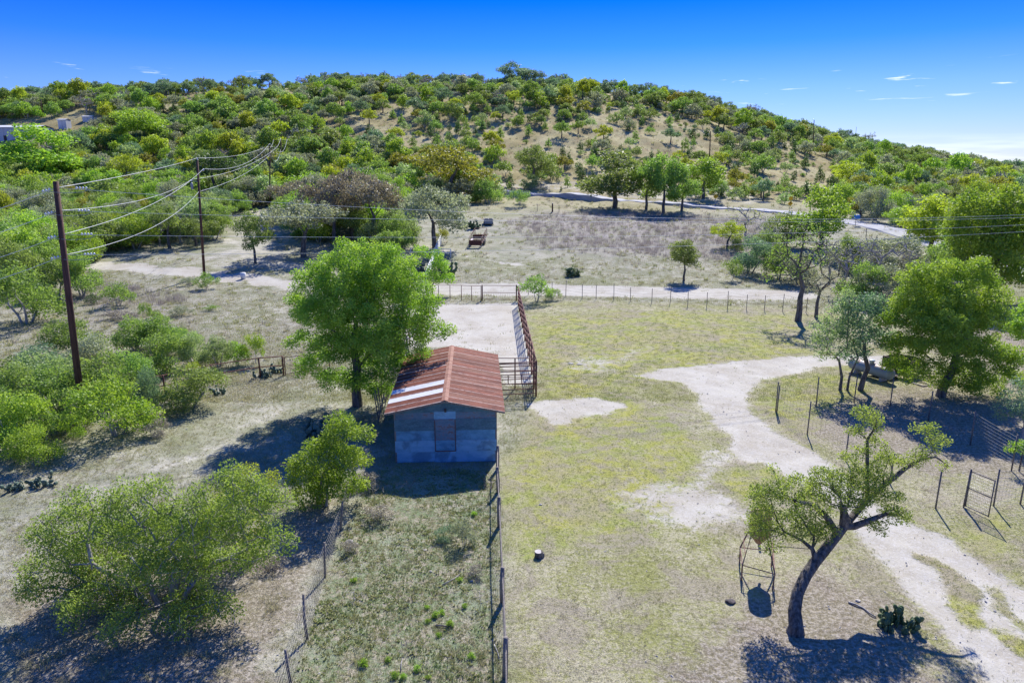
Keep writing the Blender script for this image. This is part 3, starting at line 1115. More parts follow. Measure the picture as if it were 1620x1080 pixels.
b = G(385, 880)
lobes = px_lobes([(385, 765, 35), (420, 790, 32), (400, 830, 30), (360, 790, 30), (340, 840, 28), (430, 760, 18)], b.y + .4, .8)
tr = make_tree([{'pts': [((b.x, b.y, b.z - .2), .07), ((b.x + .1, b.y, b.z + .9), .05)]}, {'pts': [((b.x - .2, b.y, b.z - .2), .07), ((b.x - .3, b.y, b.z + .9), .05)]}],
               lobes, .36, .38, 190, .08, 104, .8, twigs=4, tip=.008)
hero_tree('thicket_tree', 'smaller yellowish tree with grey twigs on the right edge of the big low thicket', 'tree', b, tr, BARK_GREY, LEAF['yellow'])

# 4 leaning live oak, bottom right
b = G(1258, 1000)
y = b.y
def T(u, v, dy=0):
    return H(u, v, y + dy + 2.1 * min(1, max(0, (1000 - v) / 165)) ** 1.3)
pr = .26
trunk = [((b.x, b.y, b.z - .3), .38), ((b.x, b.y, b.z + .05), .27), ((b.x, b.y, b.z + .22), .225), (T(1257, 965), .20), (T(1262, 938), .185), (T(1275, 910), .18), (T(1290, 888), .176), (T(1308, 866), .17), (T(1325, 845), .165), (T(1335, 832), .16)]
n1 = len(trunk)
limb_stub = [(T(1336, 815, -.1), .14), (T(1334, 802, -.1), .125)]
limb_r = [(T(1352, 832), .12), (T(1373, 824), .10), (T(1400, 813, .2), .07), (T(1425, 815, .3), .04)]
limb_u = [(T(1350, 815, .5), .12), (T(1372, 790, .8), .11), (T(1396, 768, 1.1), .10), (T(1415, 755, 1.2), .09), (T(1433, 740, 1.3), .075), (T(1457, 726, 1.4), .06), (T(1480, 722, 1.4), .045), (T(1500, 736, 1.3), .025)]
limb_k = [(T(1372, 720, 1.1), .06), (T(1372, 695, 1.2), .05), (T(1385, 675, 1.2), .03)]
limb_l = [(T(1289, 880, -.1), .09), (T(1285, 868, -.2), .07), (T(1270, 855, -.3), .05), (T(1240, 840, -.4), .04)]
limb_m = [(T(1310, 820, -.3), .10), (T(1290, 800, -.5), .08), (T(1255, 790, -.6), .05)]
tks = [{'pts': trunk}]
idx = n1
def addl(pts, root):
    global idx
    tks.append({'pts': pts, 'root': root})
    s = idx
    idx += len(pts)
    return s
addl(limb_r, n1 - 1)
su = addl(limb_u, n1 - 1)
addl(limb_k, su + 1)
addl(limb_l, 6)
addl(limb_m, n1 - 2)
addl(limb_stub, n1 - 1)
lobes = px_lobes([(1235, 800, 36, -.5), (1205, 805, 24, -.5), (1192, 785, 20, -.5), (1208, 820, 26, -.2), (1222, 785, 28, -.3), (1222, 865, 12, -.5), (1200, 835, 18, -.6), (1215, 840, 26, -.4), (1255, 835, 30, -.4), (1285, 800, 30, -.3), (1300, 775, 28, .3), (1335, 770, 30, .5), (1365, 765, 30, .6), (1395, 785, 26, .5), (1345, 800, 22, .2),
                  (1410, 815, 24, .2), (1385, 830, 18, .1), (1240, 770, 18, -.2), (1290, 850, 20, -.4), (1310, 835, 16, -.4), (1430, 820, 13, .3), (1320, 750, 14, .6),
                  (1320, 790, 28, .2), (1300, 755, 18, .5), (1380, 765, 24, .8), (1345, 725, 14, 1.0), (1410, 790, 20, .5), (1265, 765, 20, .2), (1225, 745, 9, -.1), (1390, 750, 20, .8), (1360, 790, 24, .3), (1275, 825, 22, -.5), (1440, 825, 9, .3), (1385, 700, 16, 1.2), (1370, 660, 20, 1.2), (1352, 683, 14, 1.2), (1380, 680, 16, 1.3), (1365, 715, 18, 1.1), (1395, 730, 20, 1.2), (1420, 735, 18, 1.3), (1468, 683, 19, 1.4), (1482, 703, 19, 1.4), (1440, 735, 16, 1.3),
                  (1455, 722, 16, 1.4), (1500, 735, 10, 1.3), (1350, 745, 18, .9)], y + 2.1, .95)
tr = make_tree(tks, lobes, .27, .27, 125, .075, 105, .85, twigs=3, tip=.0065, aspect=.5, sag=.12)
oak4 = hero_tree('live_oak', 'leaning oak with a thick curved dark trunk in the bottom right of the yard', 'tree', b, tr, BARK, LEAF['front_oak'])
mb = MB()
a_, c_ = Vector(T(1334, 801, -.1)), Vector(T(1334, 799.5, -.1))
mb.tube([a_ - b, c_ - b], .122, 9)
mb.build('sawn_limb_end', simple('cut_wood', (.30, .20, .12), (.42, .30, .19), 8), oak4)

# 5 the big bright tree on the right
b = G(1487, 627)
y = b.y
lobes = px_lobes([(1480, 480, 60), (1440, 500, 45), (1540, 505, 55), (1565, 565, 42), (1500, 560, 55), (1430, 550, 32), (1590, 575, 26), (1535, 445, 40), (1460, 450, 38), (1575, 470, 26),
                  (1490, 430, 24), (1410, 510, 22), (1500, 500, 60, 1.8), (1490, 530, 55, -1.8), (1530, 600, 35), (1450, 590, 26), (1560, 612, 24), (1420, 580, 24), (1500, 600, 24), (1600, 600, 22)], y, .95)
tr = make_tree([{'pts': [((b.x, b.y, b.z - .3), .34), ((b.x + .1, b.y, b.z + .6), .27), ((b.x + .5, b.y, b.z + 1.7), .23), ((b.x + .6, b.y, b.z + 3.0), .17), ((b.x + .9, b.y, b.z + 4.2), .12)]}],
               lobes, .60, .56, 330, .145, 106, .8, twigs=2, tip=.009, aspect=.45)
hero_tree('leafy_tree', 'big rounded bright green tree with dense foliage beyond the wire fence', 'tree', b, tr, BARK, LEAF['bright'])

# 6 airy trees by the tank
b = G(1360, 617)
y = b.y
lobes = px_lobes([(1350, 520, 30), (1380, 540, 30), (1395, 510, 26), (1350, 560, 26), (1380, 490, 28), (1340, 490, 18), (1410, 540, 20), (1360, 480, 20)], y, .95)
tr = make_tree([{'pts': [((b.x, b.y, b.z - .3), .20), ((b.x + .15, b.y, b.z + .8), .16), ((b.x + .35, b.y, b.z + 1.5), .15), ((b.x, b.y, b.z + 2.4), .12), ((b.x - .1, b.y, b.z + 3.2), .09)]}],
               lobes, .5, .5, 110, .15, 107, .8, twigs=3, tip=.008)
hero_tree('airy_tree', 'thick trunked grey green tree beside the propane tank', 'tree', b, tr, BARK, LEAF['blue'])
b = G(1329, 617)
y = b.y
lobes = px_lobes([(1310, 520, 26), (1330, 490, 26), (1300, 545, 20), (1330, 540, 26), (1345, 510, 22), (1290, 530, 12), (1310, 560, 14), (1340, 470, 16)], y, .95)
tr = make_tree([{'pts': [((b.x, b.y, b.z - .3), .12), ((b.x + .0, b.y, b.z + .9), .09), ((b.x - .3, b.y, b.z + 2.0), .07)]}, {'pts': [((b.x + .45, b.y, b.z - .3), .09), ((b.x + .5, b.y, b.z + .9), .07), ((b.x + .9, b.y, b.z + 2.2), .05)]}],
               lobes, .5, .48, 90, .14, 108, .8, twigs=3, tip=.008)
hero_tree('airy_tree', 'light two stemmed tree with see through pale foliage left of the tank', 'tree', b, tr, BARK, LEAF['pale'])

# 7 half bare dark-limbed tree by the wire fence and its neighbour
b = G(1262, 508)
y = b.y
lobes = px_lobes([(1230, 410, 26), (1260, 385, 28), (1290, 380, 26), (1250, 430, 24), (1285, 420, 28), (1215, 440, 14), (1300, 400, 18), (1270, 360, 18), (1235, 380, 16)], y, .9)
tr = make_tree([{'pts': [((b.x, b.y, b.z - .3), .34), ((b.x + .05, b.y, b.z + 1.0), .27), ((b.x, b.y, b.z + 2.2), .24), ((b.x + .15, b.y, b.z + 3.2), .2)]}],
               lobes, .62, .6, 16, .22, 109, .8, twigs=5, tip=.017, sag=.2)
hero_tree('half_bare_tree', 'dark limbed half bare tree casting a branching shadow by the wire fence', 'tree', b, tr, BARK, LEAF['green'])
b = G(1291, 502)
y = b.y
lobes = px_lobes([(1295, 440, 22), (1310, 415, 22), (1285, 460, 16), (1320, 445, 18)], y, .9)
tr = make_tree([{'pts': [((b.x, b.y, b.z - .3), .2), ((b.x - .05, b.y, b.z + 1.4), .15), ((b.x + .1, b.y, b.z + 2.6), .12)]}], lobes, .6, .58, 20, .2, 110, .8, twigs=5, tip=.014)
hero_tree('half_bare_tree', 'thinner half bare tree just right of the dark limbed one', 'tree', b, tr, BARK, LEAF['grey'])

# 8 upper right big trees
b = G(1560, 478)
y = b.y
lobes = px_lobes([(1540, 340, 45), (1585, 330, 45), (1520, 375, 35), (1560, 390, 55), (1600, 380, 50), (1590, 430, 45), (1540, 420, 30), (1625, 350, 45), (1620, 440, 35), (1560, 350, 50, 3)], y, .95)
tr = make_tree([{'pts': [((b.x, b.y, b.z - .3), .5), ((b.x, b.y, b.z + 2), .4), ((b.x + .3, b.y, b.z + 4), .3), ((b.x + .6, b.y, b.z + 6), .2)]}], lobes, .95, .95, 160, .30, 111, .8, twigs=2, tip=.016)
hero_tree('leafy_tree', 'very large green tree at the right edge behind the half grown ones', 'tree', b, tr, BARK, LEAF['bright'])
b = G(1600, 700)
lobes = px_lobes([(1605, 640, 28), (1625, 660, 28), (1590, 660, 16), (1615, 610, 16), (1640, 630, 30)], b.y, .95)
tr = make_tree([{'pts': [((b.x + .5, b.y, b.z - .2), .1), ((b.x + .5, b.y, b.z + .8), .08)]}], lobes, .42, .4, 90, .11, 112, .9, twigs=2)
hero_tree('shrub', 'soft blue green shrub cut by the right edge above the sapling', 'shrub', b, tr, BARK_GREY, LEAF['blue'])
b = G(1612, 745)
lobes = px_lobes([(1612, 706, 12), (1600, 712, 7), (1622, 715, 10)], b.y, .9)
tr = make_tree([{'pts': [((b.x, b.y, b.z - .2), .045), ((b.x, b.y, b.z + .6), .035), ((b.x, b.y, b.z + .9), .025)]}], lobes, .2, .2, 60, .09, 113, .9, twigs=2, tip=.005)
hero_tree('sapling', 'young sapling with a single thin stem at the right edge', 'tree', b, tr, BARK, LEAF['bright'])

# 9 tree over the pen fence, in front of the white rails
b = G(684, 466)
lobes = px_lobes([(695, 425, 20), (705, 440, 14), (680, 440, 18), (665, 400, 14), (690, 405, 12)], b.y, .95)
tr = make_tree([{'pts': [((b.x, b.y, b.z - .2), .1), ((b.x, b.y, b.z + 1), .08)]}], lobes, .5, .48, 90, .2, 114, .9)
hero_tree('shrub', 'bright green bushy growth standing in front of the white rail fence', 'shrub', b, tr, BARK, LEAF['bright'])

# ---- mid distance trees and shrubs, each placed where it stands
MID = [
    ('oak', 0, 'olive', 714, 318, 128, 88, 'wide olive gold oak standing behind the pale grey oak'),
    ('oak', 1, 'grey', 688, 394, 118, 100, 'broad pale grey green oak beside the white rail fence'),
    ('oak', 2, 'grey', 480, 407, 108, 88, 'rounded grey green oak behind the bright tree at the shed'),
    ('oak', 0, 'oak', 404, 417, 56, 82, 'small upright oak left of the rounded grey green oak'),
    ('oak', 1, 'brown', 530, 388, 92, 112, 'brownish grey oak with bare looking twigs, nearest of the brown group'),
    ('oak', 2, 'brown', 592, 388, 84, 108, 'brownish grey oak between the grey oak and the other brown ones'),
    ('oak', 0, 'brown', 566, 360, 90, 92, 'brownish oak at the back of the brown group'),
    ('oak', 1, 'brown', 470, 350, 80, 66, 'low brownish grey tree beside the third power pole'),
    ('oak', 2, 'grey', 505, 345, 60, 70, 'greyish oak between the low brownish tree and the brown group'),
    ('shrub', 0, 'yellow', 617, 367, 32, 22, 'round yellow green bush under the brown oaks'),
    ('elm', 0, 'oak', 972, 329, 98, 90, 'large green oak with several dark trunks beside the road'),
    ('elm', 1, 'green', 1022, 331, 52, 78, 'narrow green tree beside the road, middle of the roadside clump'),
    ('elm', 2, 'green', 1050, 337, 62, 92, 'tall dark stemmed tree at the front of the roadside clump'),
    ('elm', 0, 'green', 1078, 334, 50, 70, 'green tree at the right end of the roadside clump'),
    ('elm', 1, 'bright', 1112, 314, 60, 64, 'bright rounded tree just beyond the road near the first yellow sign'),
    ('oak', 1, 'oak', 845, 293, 72, 62, 'olive green oak at the foot of the hill left of the road'),
    ('shrub', 1, 'green', 822, 324, 38, 24, 'low green bush on the near edge of the road'),
    ('mesquite', 0, 'green', 772, 322, 44, 40, 'green bush between the olive oak and the road'),
    ('elm', 2, 'oak', 1082, 444, 46, 64, 'small rounded tree alone in the dry pasture'),
    ('oak', 0, 'yellow', 1151, 393, 52, 44, 'small umbrella shaped yellow green tree in the pasture'),
    ('elm', 0, 'bright', 1297, 393, 92, 100, 'dense bright green tree in front of the road by the second yellow sign'),
    ('mesquite', 1, 'oak', 1238, 388, 62, 52, 'dull green tree left of the dense bright one'),
    ('bare', 0, 'yellow', 1178, 372, 52, 46, 'spindly half leafless tree near the road fence'),
    ('mesquite', 2, 'blue', 1186, 432, 64, 58, 'grey green thin tree among the pasture brush'),
    ('shrub', 2, 'green', 1159, 443, 26, 34, 'small upright green bush in the pasture brush'),
    ('mesquite', 0, 'green', 1232, 442, 60, 60, 'light green tree beside the half bare one'),
    ('bare', 1, 'grey', 1335, 462, 84, 88, 'grey leafless tree right of the half bare pair'),
    ('bare', 2, 'grey', 1385, 462, 90, 88, 'tangled grey tree behind the big bright tree'),
    ('mesquite', 1, 'grey', 1425, 440, 100, 66, 'grey olive thicket tree in the hollow by the road'),
    ('mesquite', 2, 'oak', 1370, 430, 80, 50, 'dull green low tree at the edge of the hollow'),
    ('elm', 1, 'yellow', 1470, 402, 84, 92, 'yellow green tree standing where the road leaves the view'),
    ('elm', 2, 'bright', 1436, 376, 56, 50, 'smaller yellow green tree left of the one at the road end'),
    ('shrub', 0, 'green', 850, 477, 52, 44, 'spreading green bush at the corner of the pen fence'),
    ('shrub', 1, 'pale', 874, 474, 26, 18, 'small pale bush beside the pen corner bush'),
    ('shrub', 2, 'dark', 906, 436, 26, 13, 'low dark cactus like clump alone beside the dirt road'),
    ('shrub', 0, 'green', 327, 457, 30, 26, 'green bush at the foot of the second power pole'),
    ('shrub', 1, 'grey', 300, 451, 24, 13, 'low grey bush just left of the second power pole'),
    ('shrub', 2, 'green', 188, 484, 42, 36, 'round green bush in the open ground left of the pole shadow'),
    ('shrub', 0, 'dark', 148, 481, 22, 16, 'little dark bush left of the round green bush'),
    ('shrub', 1, 'green', 232, 505, 18, 26, 'small upright green bush in the middle of the left field'),
    ('shrub', 2, 'oak', 248, 506, 16, 16, 'tiny dull bush right of the small upright one'),
    ('shrub', 0, 'dry', 204, 508, 28, 16, 'rusty brown dead bush in the left field'),
    ('shrub', 1, 'grey', 289, 534, 16, 20, 'lone small grey bush above the pipe fence thicket'),
    ('shrub', 2, 'green', 334, 491, 20, 9, 'flat green tuft on the slope below the dirt road'),
    ('mesquite', 0, 'green', 215, 558, 66, 56, 'green feathery bush at the back of the thicket by the pole'),
    ('mesquite', 1, 'green', 258, 552, 62, 54, 'rounded green bush right of the feathery one'),
    ('mesquite', 2, 'green', 252, 590, 76, 60, 'dense green bush in the middle of the thicket'),
    ('mesquite', 0, 'pale', 311, 580, 54, 52, 'pale green bush behind the pipe fence'),
    ('mesquite', 1, 'pale', 346, 582, 42, 50, 'slender pale bush behind the middle of the pipe fence'),
    ('shrub', 0, 'bright', 376, 578, 32, 38, 'bright green bush behind the right half of the pipe fence'),
    ('shrub', 1, 'bright', 403, 575, 36, 46, 'bright upright bush nearest the right end of the pipe fence'),
    ('shrub', 2, 'yellow', 311, 598, 22, 26, 'small vivid yellow green bush touching the pipe fence'),
    ('mesquite', 2, 'oak', 300, 645, 92, 66, 'dull green bush hiding the pipe fence from the front'),
    ('mesquite', 0, 'grey', 146, 600, 84, 66, 'grey hazy bush behind the nearest power pole'),
    ('shrub', 0, 'blue', 60, 590, 70, 44, 'low blue green bush at the far left of the thicket'),
    ('mesquite', 1, 'bright', 188, 688, 104, 88, 'bright green bush right of the nearest power pole'),
    ('mesquite', 2, 'green', 178, 640, 96, 80, 'tall soft green bush behind the bright one at the nearest pole'),
    ('mesquite', 0, 'blue', 235, 655, 44, 70, 'bluish see through bush at the right end of the thicket'),
    ('mesquite', 1, 'green', 90, 650, 90, 70, 'green bush left of the nearest power pole'),
    ('mesquite', 2, 'bright', 22, 715, 100, 90, 'bright green bush at the left edge of the frame, nearest of the thicket'),
    ('mesquite', 0, 'green', 35, 650, 90, 70, 'green bush behind the one at the left edge'),
    ('shrub', 1, 'bright', 118, 692, 44, 34, 'low bright bush at the foot of the nearest power pole, left side'),
    ('shrub', 2, 'green', 72, 700, 60, 50, 'green bush between the left edge bush and the pole'),
    ('shrub', 0, 'oak', 20, 610, 60, 46, 'olive bush low at the left edge beside the blue green bush'),
    ('mesquite', 1, 'green', 45, 512, 96, 92, 'tall green mesquite at the front of the left woods'),
    ('mesquite', 2, 'oak', 12, 470, 80, 90, 'dull green mesquite at the left edge of the woods'),
    ('mesquite', 0, 'green', 131, 468, 62, 66, 'bright green mesquite at the tip of the left woods by the dirt road'),
    ('mesquite', 1, 'green', 90, 470, 66, 60, 'green mesquite filling the front of the woods near the wrecked junk'),
    ('elm', 0, 'bright', 62, 290, 125, 92, 'very big bright green tree standing in front of the pale metal building'),
    ('elm', 2, 'bright', 232, 232, 76, 58, 'large rounded bright tree amid the woods on the left flank'),
    ('oak', 2, 'dark', 345, 318, 80, 80, 'dark green spreading oak behind the second power pole'),
    ('mesquite', 0, 'green', 372, 336, 50, 34, 'rounded green bush near the third power pole'),
    ('oak', 0, 'yellow', 200, 300, 60, 56, 'yellow green tree in the gap of the left woods'),
]
MID += [
    ('mesquite', 0, 'green', 120, 560, 80, 56, 'hazy green bush at the back left of the thicket'),
    ('mesquite', 1, 'pale', 60, 625, 90, 66, 'pale feathery bush left of the nearest pole behind the blue green bush'),
    ('mesquite', 2, 'green', 290, 560, 50, 40, 'small green bush between the rounded bush and the pale one'),
    ('mesquite', 0, 'green', 205, 615, 80, 60, 'soft green bush in the heart of the thicket'),
    ('mesquite', 2, 'green', 112, 676, 70, 60, 'green bush just behind the low bright one at the nearest pole'),
    ('mesquite', 0, 'bright', 60, 735, 70, 60, 'bright green bush at the bottom edge of the thicket near the cactus pair'),
    ('mesquite', 1, 'green', 5, 690, 80, 80, 'green bush cut by the left edge of the frame'),
    ('oak', 1, 'blue', 812, 141, 60, 42, 'biggest dark oak standing on the very top of the hill'),
    ('oak', 2, 'blue', 842, 142, 34, 32, 'second dark oak on the hilltop right of the biggest one'),
    ('mesquite', 1, 'oak', 1210, 410, 50, 46, 'dull green bush in the brush left of the half bare tree'),
    ('mesquite', 2, 'grey', 1265, 450, 60, 50, 'grey green bush behind the half bare tree trunk'),
    ('mesquite', 0, 'oak', 1340, 420, 60, 50, 'dull bush in front of the road between the bright tree and the hollow'),
    ('mesquite', 1, 'grey', 1400, 480, 90, 60, 'grey bush low behind the crown of the big bright tree'),
    ('mesquite', 2, 'green', 1360, 480, 70, 66, 'green bush behind the airy trees'),
    ('elm', 0, 'green', 1510, 430, 70, 80, 'mid green tree between the yellow green tree and the right edge giant'),
    ('mesquite', 0, 'green', 1480, 450, 80, 60, 'green bush under the right edge giant'),
    ('elm', 1, 'bright', 1625, 560, 70, 90, 'bright tree cut by the right edge behind the big rounded one'),
    ('mesquite', 1, 'oak', 1165, 400, 24, 24, 'tiny dull bush beside the umbrella shaped tree'),
    ('shrub', 1, 'olive', 700, 385, 26, 24, 'yellowish bush under the right side of the pale oak'),
    ('bare', 0, 'grey', 1310, 440, 60, 62, 'thin grey tree with crooked bare twigs behind the half bare pair'),
    ('bare', 1, 'brown', 1450, 455, 70, 60, 'thin brownish grey tree low behind the yellow green tree'),
    ('bare', 2, 'grey', 1215, 395, 44, 44, 'small grey twiggy tree near the left end of the pasture brush'),
    ('bare', 0, 'brown', 497, 372, 60, 80, 'thin leafless tree in front of the brown oaks, left side'),
    ('elm', 2, 'green', 620, 415, 50, 50, 'bright little tree peeking over the top of the shed tree'),
]
for i, (k, v_, lf, u, v, wp, hp, lb) in enumerate(MID):
    place_px(k, v_, lf, u, v, wp, hp, lb, 'trees and bushes on the flat ground' if k != 'shrub' else 'small bushes on the flat ground')

# ---- the wooded slopes: individually placed trees
Q_OPEN = [np.array(p, float) for p in (
    [(500, 205), (600, 178), (700, 196), (800, 176), (900, 190), (1010, 165), (1120, 195), (1190, 240), (1170, 300), (1120, 312), (860, 300), (760, 270), (640, 240), (550, 232)],
    [(1140, 225), (1240, 225), (1330, 250), (1330, 345), (1180, 330), (1130, 300)],
    [(740, 262), (860, 270), (860, 312), (760, 318)],
    [(205, 163), (300, 150), (460, 140), (520, 142), (440, 160), (330, 172), (230, 178)],
    [(375, 330), (440, 325), (452, 345), (400, 405), (345, 395)],
    [(240, 185), (290, 175), (300, 200), (250, 205)])]
Q_CLEAR = np.array([(-90, 195), (90, 186), (128, 180), (165, 181), (170, 198), (158, 212), (108, 240), (-90, 285)], float)
Q_CLEAR2 = np.array([(408, 328), (450, 326), (470, 402), (380, 402)], float)
Q_FLAT = np.array([(0, 530), (0, 478), (60, 470), (130, 425), (170, 396), (330, 392), (372, 340), (440, 335), (450, 380), (640, 400), (650, 330), (760, 322), (840, 300), (1200, 318), (1330, 335), (1460, 370), (1700, 440), (1700, 1200), (0, 1200)], float)
Q_RIM = np.array([(0, 530), (-300, 560), (-300, 1300), (0, 1300)], float)


def in_px(Q, u, v):
    return inside_dist(Q, np.asarray(u, float), np.asarray(v, float)) > 0


LANDM = [(60, 'above the pale metal building'), (125, 'right of the pale metal building'), (200, 'up left of the second power pole'), (260, 'around the large rounded bright tree'), (330, 'above the second power pole'),
         (400, 'left of the third power pole'), (470, 'behind the third and fourth poles'), (540, 'above the low brownish tree'), (620, 'above the brown oaks'), (700, 'up left of the olive gold oak'), (770, 'above the olive gold oak'),
         (830, 'under the summit trees'), (900, 'right of the summit trees'), (965, 'left above the roadside clump'), (1040, 'above the roadside clump'), (1110, 'left of the hillside pole'), (1170, 'right of the hillside pole'),
         (1240, 'up from the first yellow sign'), (1300, 'below the skyline pole'), (1370, 'right of the skyline pole'), (1440, 'above the blue mailbox'), (1510, 'above the road end'), (1570, 'above the right edge tree'), (9999, 'at the right edge')]


def zone_name(u, v):
    s = next(nm for lim, nm in LANDM if u < lim)
    d = 'on the skyline' if v < np.interp(u, _cu, _cv) + 8 else 'just under the skyline' if v < np.interp(u, _cu, _cv) + 24 else 'high up' if v < 185 else 'midway up' if v < 220 else 'low down' if v < 262 else 'near the foot' if v < 310 else 'in the near woods'
    return d + ' ' + s


def scatter_trees():
    rng = np.random.default_rng(5)
    cand = []
    n = 60000
    ys = 80 + (392 - 80) * rng.random(n) ** .80
    ts = rng.uniform(-.92, .92, n)
    xs = ts * ys
    zs = hgt(xs, ys)
    us, vs = project(xs, ys, zs)
    ok = (us > -90) & (us < 1710)
    flat = in_px(Q_FLAT, us, vs) | in_px(Q_CLEAR, us, vs) | in_px(Q_CLEAR2, us, vs)
    opn = np.zeros(n, bool)
    for q in Q_OPEN:
        opn |= in_px(q, us, vs)
    cell = {}
    out = []
    for i in range(n):
        if not ok[i] or flat[i]:
            continue
        x, y, u, v = xs[i], ys[i], us[i], vs[i]
        o = opn[i]
        if o:
            sp = 7.5 if rng.random() < .4 else 12
            if rng.random() < .35 - .9 * blobs(np.array([x]), np.array([y]), .09, 17)[0]:
                continue
            if blobs(np.array([x]), np.array([y]), .09, 17)[0] > .15:
                sp *= .5
        else:
            clump = blobs(np.array([x]), np.array([y]), .045, 3)[0]
            dens = 1.0 if u < 640 else .8
            sp = (2.9 if y < 170 else 3.2 if y < 240 else 3.5) / dens
            if y > 185:
                sp *= 1.32
            if clump > (.42 if u < 560 else .34) and y > 130:
                sp *= 1.8
            if u > 1330:
                sp *= 1.0
        c = (int(x // 12), int(y // 12))
        good = True
        for a in (-1, 0, 1):
            for b_ in (-1, 0, 1):
                for (px_, py_, ps) in cell.get((c[0] + a, c[1] + b_), ()):
                    if (px_ - x) ** 2 + (py_ - y) ** 2 < (.5 * (sp + ps)) ** 2:
                        good = False
                        break
                if not good:
                    break
            if not good:
                break
        if not good:
            continue
        cell.setdefault(c, []).append((x, y, sp))
        out.append((x, y, u, v, bool(o)))
    return out


SC = scatter_trees()
rng = np.random.default_rng(9)
count = {}
bulk = {}
LEAFW = {
    'oak': (('oak', 'Dull green'), ('green', 'Mid green'), ('olive', 'Olive brown'), ('grey', 'Grey green'), ('blue', 'Blue green'), ('yellow', 'Yellow green')),
    'mesquite': (('green', 'Green feathery'), ('pale', 'Pale green'), ('bright', 'Bright green'), ('oak', 'Dull green'), ('grey', 'Greyish')),
    'elm': (('bright', 'Bright green'), ('green', 'Mid green'), ('yellow', 'Yellow green')),
    'juniper': (('dark', 'Dark green'), ('dark', 'Dark green'), ('green', 'Mid green')),
    'shrub': (('oak', 'Dull green'), ('green', 'Mid green'), ('pale', 'Pale green')),
    'bare': (('grey', 'Grey'), ('brown', 'Brown grey')),
}
NOUN = {'oak': 'oak', 'mesquite': 'mesquite', 'elm': 'leafy tree', 'juniper': 'juniper bush', 'shrub': 'shrub', 'bare': 'leafless tree'}
SC.sort(key=lambda s: s[1])
PLACED = []
for (x, y, u, v, o) in SC:
    r = rng.random()
    sky_line = v < np.interp(u, _cu, _cv) + 8
    if o:
        kind = 'juniper' if r < .5 else 'shrub' if r < .8 else 'oak' if r < .93 else 'mesquite'
    elif sky_line:
        kind = 'oak' if r < .6 else 'bare' if r < .78 else 'juniper'
    elif y < 170 and u < 640:
        kind = 'mesquite' if r < .66 else 'elm' if r < .74 else 'juniper' if r < .8 else 'oak' if r < .93 else 'bare'
    else:
        kind = 'oak' if r < .36 else 'mesquite' if r < .64 else 'elm' if r < .74 else 'juniper' if r < .86 else 'bare' if r < .92 else 'shrub'
    q = rng.random()
    opts = LEAFW[kind]
    lf, word = opts[int(len(opts) * q ** 1.35)]
    if sky_line and kind == 'oak':
        lf, word = ('blue', 'Blue green') if q < .6 else ('oak', 'Dull green')
    s = {'oak': .80, 'mesquite': 1.3, 'elm': .92, 'juniper': 1.3, 'shrub': 1.9, 'bare': .95}[kind] * rng.uniform(.72, 1.2)
    if y > 185:
        s *= 1.22
    if o and kind in ('oak', 'mesquite'):
        s *= .8
    lod = 'mid' if y < 150 else 'far'
    var = int(rng.integers(0, 3 if lod == 'mid' else 4))
    c = count.get(kind, 0)
    size_w = 'Small' if s * 1.0 < {'oak': .72, 'mesquite': 1.15, 'elm': .82, 'juniper': 1.1, 'shrub': 1.7, 'bare': .85}[kind] else 'Large' if s > {'oak': .88, 'mesquite': 1.45, 'elm': 1.02, 'juniper': 1.5, 'shrub': 2.1, 'bare': 1.05}[kind] else 'Middling'
    rat = rng.uniform(.85, 1.15)
    shp = 'squat ' if rat < .94 else 'tallish ' if rat > 1.06 else ''
    lab = f'{size_w} {shp}{word.lower()} {NOUN[kind]} {zone_name(u, v)}'.capitalize()
    if len(lab.split()) > 15:
        lab = lab.replace(shp, '') if shp else lab
    if len(lab.split()) > 16:
        lab = lab.replace(size_w + ' ', '')
    if c < 285 and kind != 'shrub':
        count[kind] = c + 1
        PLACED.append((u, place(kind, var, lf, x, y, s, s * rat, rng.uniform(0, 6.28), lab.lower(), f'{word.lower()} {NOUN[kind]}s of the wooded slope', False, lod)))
    elif kind == 'shrub' and c < 200:
        count[kind] = c + 1
        PLACED.append((u, place(kind, var, lf, x, y, s, s, rng.uniform(0, 6.28), lab.lower(), f'{word.lower()} {NOUN[kind]}s of the wooded slope', False, lod)))
    else:
        bulk.setdefault((kind, var, lf, lod), []).append((x, y, s, rng.uniform(0, 6.28)))
ORD = {2: ['left of two:', 'right of two:'], 3: ['left of three:', 'middle of three:', 'right of three:']}


def ordinalise(items):
    by = {}
    for u, o in items:
        by.setdefault(o['label'], []).append((u, o))
    for lab, L in by.items():
        if len(L) < 2:
            continue
        L.sort(key=lambda q: q[0])
        n = len(L)
        names = ORD.get(n) or ['leftmost of several:'] + [['second', 'third', 'fourth', 'fifth', 'sixth', 'seventh', 'eighth', 'ninth'][min(k, 7)] + ' along:' for k in range(n - 2)] + ['rightmost of several:']
        for (u, o), nm in zip(L, names):
            new = nm + ' ' + lab
            new = new.replace('in the near woods', 'in near woods')
            for wd in ('middling ', 'squat ', 'tallish ', 'up ', 'from left ', 'large ', 'small ', 'of several', 'the ', 'the ', 'just ', 'first '):
                if len(new.split()) > 16:
                    new = new.replace(wd, '', 1)
            o['label'] = new


ordinalise(PLACED)
BULK_TOTAL = sum(len(v) for v in bulk.values())
print('TREES placed', count, 'bulk', BULK_TOTAL)


